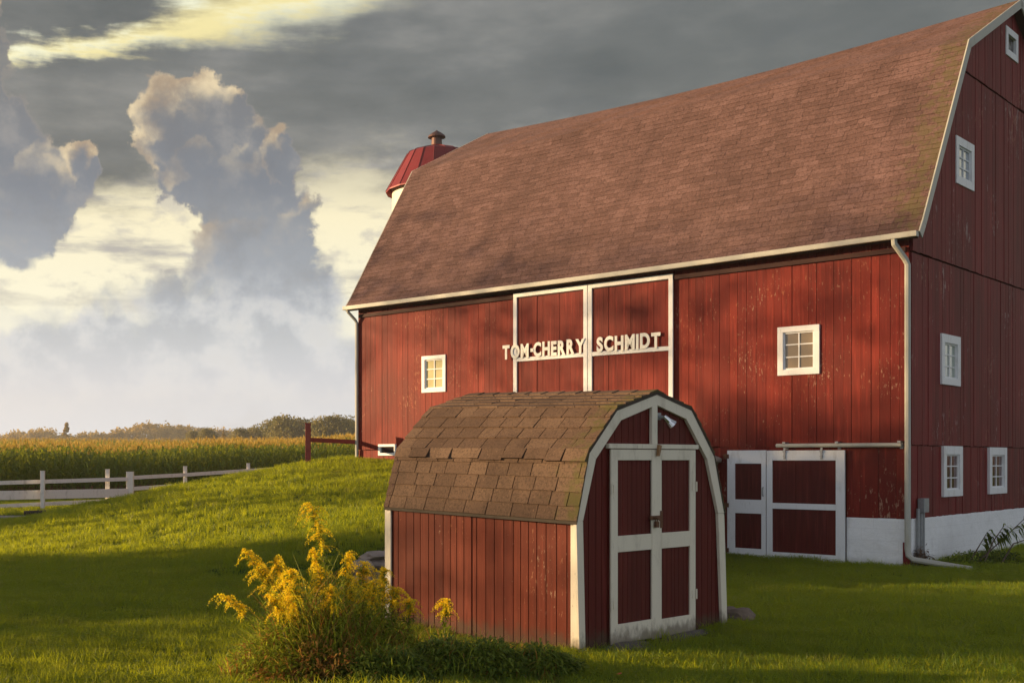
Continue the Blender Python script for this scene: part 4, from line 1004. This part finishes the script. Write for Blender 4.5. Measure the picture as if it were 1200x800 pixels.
TREE_LABELS = {243: 'low rounded tree just left of the conical tree beyond the cornfield', 262: 'pointed conical tree standing above the left part of the tree line', 281: 'low rounded tree just right of the conical tree beyond the cornfield',
  300: 'medium tree midway between the conical tree and the tall clump left of the red post', 318: 'tree at the left shoulder of the tall clump left of the red post', 335: 'tallest tree of the clump left of the red post',
  352: 'tall tree of the clump just left of the red post', 366: 'lower tree directly behind the red post', 380: 'tree just right of the red post, above the red rail', 396: 'broad tree above the middle of the red rail', 411: 'tree beside the barn corner, above the red rail',
  428: 'tree mostly hidden behind the left edge of the barn', 445: 'tree hidden behind the barn left wall', 226: 'leftmost low tree of the tree line, where it joins the hazy wood'}
emps = [o for o in col.objects if o.type == 'EMPTY' and o.get('group') == 'trees beyond the cornfield']
for o, e in zip(emps, line_t): o['label'] = TREE_LABELS[e[0]]
x, y, zt = W3(78, 420, 489); H = zt - gz(x, y)
tree('spire_tree', x, y, H / 12.2, spire, tms[0], 'single narrow tree standing taller than the hazy woods at the far left', 'tree', None)
# far hazy wood: one mass
Vs = []; Fs = []; Rs = []; nb = 0
wood = [(-40, 508), (-15, 507), (5, 509), (20, 505), (35, 501.5), (50, 501), (62, 503), (90, 507), (102, 506), (112, 507), (122, 508), (134, 503), (146, 498), (158, 494.5), (170, 493.5), (182, 494), (194, 495.5), (206, 497), (218, 499), (232, 501), (248, 502), (264, 503)]
for i, (px, top) in enumerate(wood):
    for rep in range(2):
        d = 620 + rep * 40; ppx = px + rep * 6; x, y, zt = W3(ppx, d, top + rep * .8); base = gz(x, y); H = zt - base
        c_ = crown_mesh('c', 400 + i * 2 + rep, 15, H, 0, 650, 1.7, M['far_leaf'], 16); me = c_.data; n_ = len(me.vertices); a = np.empty(n_ * 3, np.float32); me.vertices.foreach_get('co', a); a = a.reshape(-1, 3) + np.array([x, y, base])
        Vs.append(a); Fs.append(np.arange(n_).reshape(-1, 4) + nb); nb += n_; rr = np.empty(n_ // 4, np.float32); me.attributes['rnd'].data.foreach_get('value', rr); Rs.append(rr)
o = np_mesh('wood', np.concatenate(Vs), np.concatenate(Fs), M['far_leaf'], np.concatenate(Rs)); o['kind'] = 'stuff'
# trees along the left side of the lawn, outside the frame; they shade the foreground
hm = [crown_mesh('crown', 500 + i, 5.4, 3.6, .2, 12000, .18, M['hedge_leaf'], 40).data for i in range(3)]; ht = trunk_mesh(520, 3.4, .13, 6, 4)
# (x, y, height): the low evening sun passes just over and between them
HEDGE = [(-26, 7, 5.6), (-26.5, 9.8, 5.1), (-26, 12.5, 4.9), (-27, 14.8, 5.2), (-26, 17.6, 7.4), (-26.5, 19.5, 7.7), (-26, 21.2, 7.3), (-27, 25.2, 4.0), (-26.5, 28, 4.15), (-27, 30.8, 6.0), (-27.5, 34, 7.0), (-28, 37.5, 7.3)]
HW = ['first', 'second', 'third', 'fourth', 'fifth', 'sixth', 'seventh', 'eighth', 'ninth', 'tenth', 'eleventh', 'last']
for i, (x, y, H) in enumerate(HEDGE):
    tree('small_tree', x, y, .92, hm[i % 3], ht, 'bushy tree, %s from the near end of the row left of the lawn' % HW[i], 'tree', 'row of small trees left of the lawn', rz=i * 1.3, zs=H / 4.8 / .92)
# tall thin-crowned trees behind that row break up the light on the barn
tm_ = [crown_mesh('crown', 540 + i, 7.4, 4.6, 9.6, 1700, .22, M['hedge_leaf'], 30).data for i in range(2)]; tt = trunk_mesh(560, 12.2, .16, 9, 7)
for i, (x, y, sc, w_) in enumerate([(-33, 28.5, 1.0, 'nearer'), (-34, 33.5, 1.0, 'middle'), (-33, 38.5, 1.02, 'farther')]):
    tree('tall_tree', x, y, sc, tm_[i % 2], tt, 'tall thin-crowned tree, the %s of three behind the bushy trees' % w_, 'tree', 'tall trees left of the lawn', rz=i * 2.1)
tree('tall_tree', -33.5, 29.3, 1.0, crown_mesh('crown', 548, 6.0, 2.6, 7.5, 5200, .20, M['hedge_leaf'], 22).data, tt, 'unseen dense-topped tree added to shade the cellar door, between the nearer and the middle of the thin-crowned trees', 'tree', 'tall trees left of the lawn', rz=1)  # unseen dense crown, added to keep the sun off the sliding cellar door
tree('tall_tree', -33, 16.5, .56, tm_[1], tt, 'shorter thin-crowned tree standing apart from the three tall ones', 'tree', 'tall trees left of the lawn', rz=5)
for i, (x, y, H) in enumerate([(-42, 52, 7.2), (-42, 56.5, 7.4), (-43, 61, 7.6), (-43, 65.5, 7.8), (-43, 48, 7.0)]):  # unseen row, added so that only the corn tops catch the sun
    tree('small_tree', x, y, H / 4.8, hm[i % 3], ht, 'unseen bushy tree, %s from the lawn in the row added to shade the cornfield' % HW[i], 'tree', 'row of small trees added left of the cornfield', rz=i * 1.7)

# ------------------------------------------------------------------ goldenrod, weeds, shrub
def leafq(V, F, Rn, p, d, L, w, q, droop=.3):
    d = Vector(d).normalized(); s = d.cross(Vector((0, 0, 1))); s = s.normalized() if s.length > .01 else Vector((1, 0, 0)); p = Vector(p)
    b = len(V); m_ = p + d * L * .5 + Vector((0, 0, .04 * L)); e = p + d * L - Vector((0, 0, droop * L))
    V += [tuple(p), tuple(m_ - s * w / 2), tuple(e), tuple(m_ + s * w / 2)]; F.append((b, b + 1, b + 2, b + 3)); Rn.append(q)
def goldenrod(x, y, H, lean, seed, plume, label, leafy=1.0):
    r = random.Random(seed); z0 = gz(x, y); t = empty('goldenrod', (x, y, z0), 0, label, 'flowering plant', 'goldenrod plants beside the shed')
    top = Vector((lean[0], lean[1], H)); n_ = 9
    P = [Vector((lean[0] * (k / n_) ** 1.6, lean[1] * (k / n_) ** 1.6, H * (k / n_))) for k in range(n_ + 1)]
    mb = MB(); mb.tube(P, [.008 - .005 * k / n_ for k in range(n_ + 1)], 5); mb.build('stem', M['gr_stem'], t)
    V = []; F = []; Rn = []
    def at_(s): k = min(int(s * n_), n_ - 1); return P[k].lerp(P[k + 1], s * n_ - k)
    for i in range(int(210 * H * leafy)):
        s = r.uniform(.12, .97); a = r.random() * 6.28; leafq(V, F, Rn, at_(s), (math.cos(a), math.sin(a), r.uniform(.0, .9)), r.uniform(.07, .13) * (1.15 - .45 * s), .021, r.random(), r.uniform(.1, .6))
    np_mesh('leaves', np.array(V), np.array(F), M['gr_leaf'], Rn, parent=t)
    # plume: arching one-sided branches set with florets
    V = []; F = []; Rn = []
    nb_ = int(19 * plume)
    side = r.random() * 6.28
    for i in range(nb_):
        s = 1 - .24 * (i / nb_) * plume ** .5; p = at_(s); a = side + r.uniform(-1.3, 1.3) + (0 if i % 3 else math.pi * .8); L = r.uniform(.07, .19) * 1.1 * plume ** .5 * (1 if s < .97 else .8)
        d = Vector((math.cos(a), math.sin(a), r.uniform(.5, 1.1))).normalized()
        for k in range(30):
            u = k / 29; c_ = p + d * L * u + Vector((0, 0, -.9 * L * u * u)); 
            for j in range(3):
                dd_ = Vector((r.gauss(0, 1), r.gauss(0, 1), r.gauss(.5, 1))).normalized(); w = r.uniform(.006, .012) * (1.25 - .5 * u)
                leafq(V, F, Rn, c_ + dd_ * .005, dd_, w * 1.7, w, r.random(), 0)
    np_mesh('flower_plume', np.array(V), np.array(F), M['gold'], Rn, parent=t)
    return t
def gpos(px, d): return ((px - 387.6) / 1358.2 * d, d)
GR = [ # head px, head py, root px, depth, plume size, label
 (365, 592, 395, 9.9, 1.55, 'tallest goldenrod, its plume standing alone highest against the shaded bank'),
 (288, 645, 352, 9.8, 1.15, 'goldenrod leaning left, its plume the upper of the two far left heads'),
 (262, 700, 330, 9.6, 1.1, 'lowest leaning goldenrod at the far left edge of the clump'),
 (322, 655, 350, 9.7, 1.7, 'goldenrod with a large plume just right of the two far left heads'),
 (340, 668, 362, 9.5, 1.5, 'goldenrod with a wide ragged plume in the left middle of the clump'),
 (366, 645, 385, 10.0, .9, 'slim goldenrod directly below the tallest plume'),
 (372, 668, 392, 9.7, 1.2, 'goldenrod in the middle of the clump, under the slim one'),
 (408, 648, 402, 10.1, .8, 'small goldenrod head right of the tallest stem'),
 (425, 660, 425, 10.0, 1.3, 'goldenrod plume just left of the shed corner'),
 (437, 682, 432, 9.8, 1.3, 'lower goldenrod plume just left of the shed corner trim'),
 (462, 690, 455, 9.9, 1.2, 'goldenrod plume against the left corner trim of the shed'),
 (388, 690, 395, 9.4, 1.2, 'low goldenrod head in the centre of the clump'),
 (316, 700, 345, 9.3, 1.2, 'low goldenrod head in the left front of the clump'),
 (302, 668, 345, 9.75, 1.2, 'goldenrod plume between the far left head and the large one'),
 (342, 702, 360, 9.45, 1.3, 'goldenrod plume low in the left middle, above the rusty weeds'),
 (408, 676, 408, 9.75, 1.2, 'goldenrod plume in the right middle of the clump'),
 (450, 668, 446, 9.95, 1.0, 'goldenrod plume just left of the white corner trim, above a lower one'),
 (480, 702, 476, 9.9, 1.0, 'goldenrod plume against the left end of the shed side wall'),
 (524, 704, 520, 10.35, 1.1, 'small goldenrod by itself against the shed side wall')]
for i, (hx, hy, rx, d, pl_, lab) in enumerate(GR):
    x, y = gpos(rx, d); hz_ = 1.8 - (hy - 537.8) / 1358.2 * d; hxw = (hx - 387.6) / 1358.2 * d
    goldenrod(x, y, hz_ - gz(x, y), (hxw - x, random.uniform(-.1, .1)), 600 + i, pl_, lab, 1.1)
def weed_patch(name, spots, mats, seed, label, kind='stuff'):
    r = random.Random(seed); V = []; F = []; Rn = []; MI = []
    for (cx_, cy_, rad, h, n_, style) in spots:
        zc = gz(cx_, cy_)
        for i in range(n_):
            a = r.random() * 6.28; q = math.sqrt(r.random()) * rad; x = cx_ + q * math.cos(a); y = cy_ + q * math.sin(a) * .8; z = gz(x, y)
            dome = h * (1 - (q / rad) ** 2 * .65)
            if style == 'blade':
                L = dome * r.uniform(.35, 1.35); la = r.random() * 6.28; ln = L * r.uniform(.15, .8); w = r.uniform(.007, .017); fa = r.random() * 3.14; b = len(V)
                for k in range(5):
                    t = k / 4; ox = x + math.cos(la) * ln * t * t; oy = y + math.sin(la) * ln * t * t; zz = z + L * (t - .45 * (ln / L) * t * t * t); s = (1 - t) ** .6 * w / 2 + .0008
                    V += [(ox - math.cos(fa) * s, oy - math.sin(fa) * s, zz), (ox + math.cos(fa) * s, oy + math.sin(fa) * s, zz)]
                rr = r.random(); m_ = 1 if r.random() < .30 else 0
                for k in range(4): F.append((b + 2 * k, b + 2 * k + 1, b + 2 * k + 3, b + 2 * k + 2)); Rn.append(rr); MI.append(m_)
            else:
                zz = z + dome * (r.random() ** .45) * r.uniform(.7, 1.08); dz = r.uniform(-.1, 1)
                leafq(V, F, Rn, (x, y, zz), (math.cos(a) + r.gauss(0, .7), math.sin(a) + r.gauss(0, .7), dz), r.uniform(.04, .11), r.uniform(.010, .026), r.random(), r.uniform(0, .6)); MI.append(1 if r.random() < .08 else 0)
    o = np_mesh(name, np.array(V), np.array(F), mats, Rn); o.data.polygons.foreach_set('material_index', np.array(MI, np.int32))
    if kind: o['kind'] = kind
    return o
def sp(px, d, rad, h, n_, st): x, y = gpos(px, d); return (x, y, rad, h, n_, st)
weed_patch('tall_weeds', [sp(330, 9.7, .38, .42, 900, 'blade'), sp(375, 9.6, .42, .52, 1300, 'blade'), sp(425, 9.8, .42, .50, 1200, 'blade'), sp(465, 9.9, .36, .42, 900, 'blade'), sp(300, 9.6, .3, .28, 500, 'blade'), sp(510, 10.1, .35, .32, 700, 'blade'), sp(560, 10.1, .4, .24, 600, 'blade'), sp(620, 10.1, .35, .2, 600, 'blade'), sp(540, 9.6, .5, .36, 700, 'blade'), sp(610, 9.6, .4, .30, 600, 'blade'), sp(450, 9.4, .45, .36, 700, 'blade'),
                          sp(360, 9.4, .35, .35, 900, 'leaf'), sp(420, 9.9, .45, .55, 1500, 'leaf'), sp(390, 9.7, .45, .75, 1700, 'leaf'), sp(330, 9.5, .4, .55, 1300, 'leaf'), sp(370, 9.7, .5, .85, 1500, 'blade'), sp(430, 9.9, .4, .8, 1200, 'leaf'), sp(345, 9.7, .45, .7, 1100, 'leaf')], [M['gr_leaf'], M['weed_dry']], 41, '')
weed_patch('rusty_weeds', [sp(355, 9.35, .25, .36, 420, 'blade'), sp(372, 9.3, .2, .40, 420, 'leaf'), sp(318, 9.25, .16, .16, 120, 'leaf'), sp(400, 9.2, .14, .3, 160, 'leaf')], [M['weed_dry'], M['gr_leaf']], 42, '')
# two low leafy shrubs in front of the shed wall
for i, (nm, spots, lab) in enumerate([('shrub', [sp(520, 9.55, .30, .34, 3200, 'leaf'), sp(570, 9.5, .34, .32, 3600, 'leaf')], 'low dark leafy shrub before the middle of the shed side wall'),
                            ('shrub', [sp(632, 9.6, .27, .26, 2600, 'leaf'), sp(662, 9.75, .15, .15, 700, 'leaf')], 'low dark leafy shrub before the front corner of the shed'),
                            ('shrub', [sp(462, 9.3, .28, .30, 2600, 'leaf'), sp(430, 9.25, .25, .25, 1700, 'leaf')], 'dark leafy shrub in front of the goldenrod at the bottom edge')]):
    o = weed_patch(nm, spots, [M['weed_dark'], M['gr_leaf']], 50 + i, '', None); tag(o, lab, 'shrub', 'low leafy shrubs beside the shed')

# ------------------------------------------------------------------ litter at the barn corner
x, y = bw(-.7, -1.45)
t = empty('fallen_branch', (x, y, gz(x, y)), 0, 'broken leafy branch leaning against the white stone base of the gable', 'branch')
r = random.Random(5); V = []; F = []; Rn = []
stems = [((0, 0, 0), (.55, .1, .45), (1.25, .35, .95)), ((.1, -.1, 0), (.35, .0, .45), (.65, .15, .75)), ((.5, 0, 0), (.8, .1, .4), (1.5, .4, .55)), ((-.1, .05, 0), (.1, .1, .3), (.35, .2, .62))]
mb = MB()
for st in stems: mb.tube([Vector(p) for p in st], [.018, .012, .006], 6)
mb.build('stem', M['bark'], t)
for st in stems:
    e = Vector(st[2]); m_ = Vector(st[1])
    for k in range(38):
        p = m_.lerp(e, r.uniform(.3, 1.05)); a = r.uniform(-.8, 1.2); leafq(V, F, Rn, p, (math.cos(a), math.sin(a) * .4, r.uniform(-.9, .4)), r.uniform(.16, .32), r.uniform(.03, .06), r.random(), r.uniform(.3, .9))
np_mesh('leaves', np.array(V), np.array(F), M['weed_dark'], Rn, parent=t)
def pile(name, cx_, cy_, rx, ry, h, n_, mat, seed, L=(.05, .12), W_=(.015, .04)):
    r = random.Random(seed); V = []; F = []; Rn = []
    for i in range(n_):
        a = r.random() * 6.28; q = math.sqrt(r.random()); x = cx_ + rx * q * math.cos(a) * BU[0] + ry * q * math.sin(a) * BV[0]; y = cy_ + rx * q * math.cos(a) * BU[1] + ry * q * math.sin(a) * BV[1]
        z = gz(x, y) + h * (1 - q * q) * r.random() + .02; d = (r.gauss(0, 1), r.gauss(0, 1), r.gauss(.15, .5)); leafq(V, F, Rn, (x, y, z), d, r.uniform(*L), r.uniform(*W_), r.random(), r.uniform(0, .4))
    o = np_mesh(name, np.array(V), np.array(F), mat, Rn); o['kind'] = 'stuff'; return o
px2, py2 = bw(-.55, -1.6); pile('plant_litter', px2, py2, .45, 1.5, .22, 1500, M['weed_dark'], 3)
px2, py2 = bw(-.6, -2.6); pile('garden_weeds', px2, py2, .5, 1.6, .20, 1300, M['weed_leaf'], 4)
px2, py2 = bw(-.18, -.12); pile('dead_leaves', px2, py2, .22, .28, .42, 700, M['dead'], 5)
x, y = 2.33, 9.45
mb = MB(); mb.v += [(0, 0, 0), (.03, .02, .01), (.045, .0, .012), (.03, -.025, .008)]; mb.f.append((0, 1, 2, 3)); mb.r.append(.5); mb.mi.append(0)
o = mb.build('fallen_leaf', simple('orange_leaf', (.5, .10, .03), .6)); o.location = (x, y, gz(x, y) + .05); tag(o, 'small orange leaf lying in the grass before the shed corner', 'leaf')
sm = o.modifiers.new('thick', 'SOLIDIFY'); sm.thickness = .002

# ------------------------------------------------------------------ evening haze over the fields
hz = bpy.data.materials.new('haze'); hz.use_nodes = True; hz.node_tree.nodes.clear(); N = NT(hz.node_tree)
ho = N.n('ShaderNodeOutputMaterial'); pv = N.n('ShaderNodeVolumePrincipled'); pv.inputs['Color'].default_value = (.95, .95, .95, 1); pv.inputs['Density'].default_value = .00042; pv.inputs['Anisotropy'].default_value = .35
hz.node_tree.links.new(pv.outputs[0], ho.inputs['Volume'])
mb = MB(); mb.box(-600, 600, -60, 800, -2, 45); o = mb.build('haze', hz); o['kind'] = 'stuff'

# ------------------------------------------------------------------ render settings
scene.render.engine = 'CYCLES'
scene.cycles.max_bounces = 6; scene.cycles.transparent_max_bounces = 4
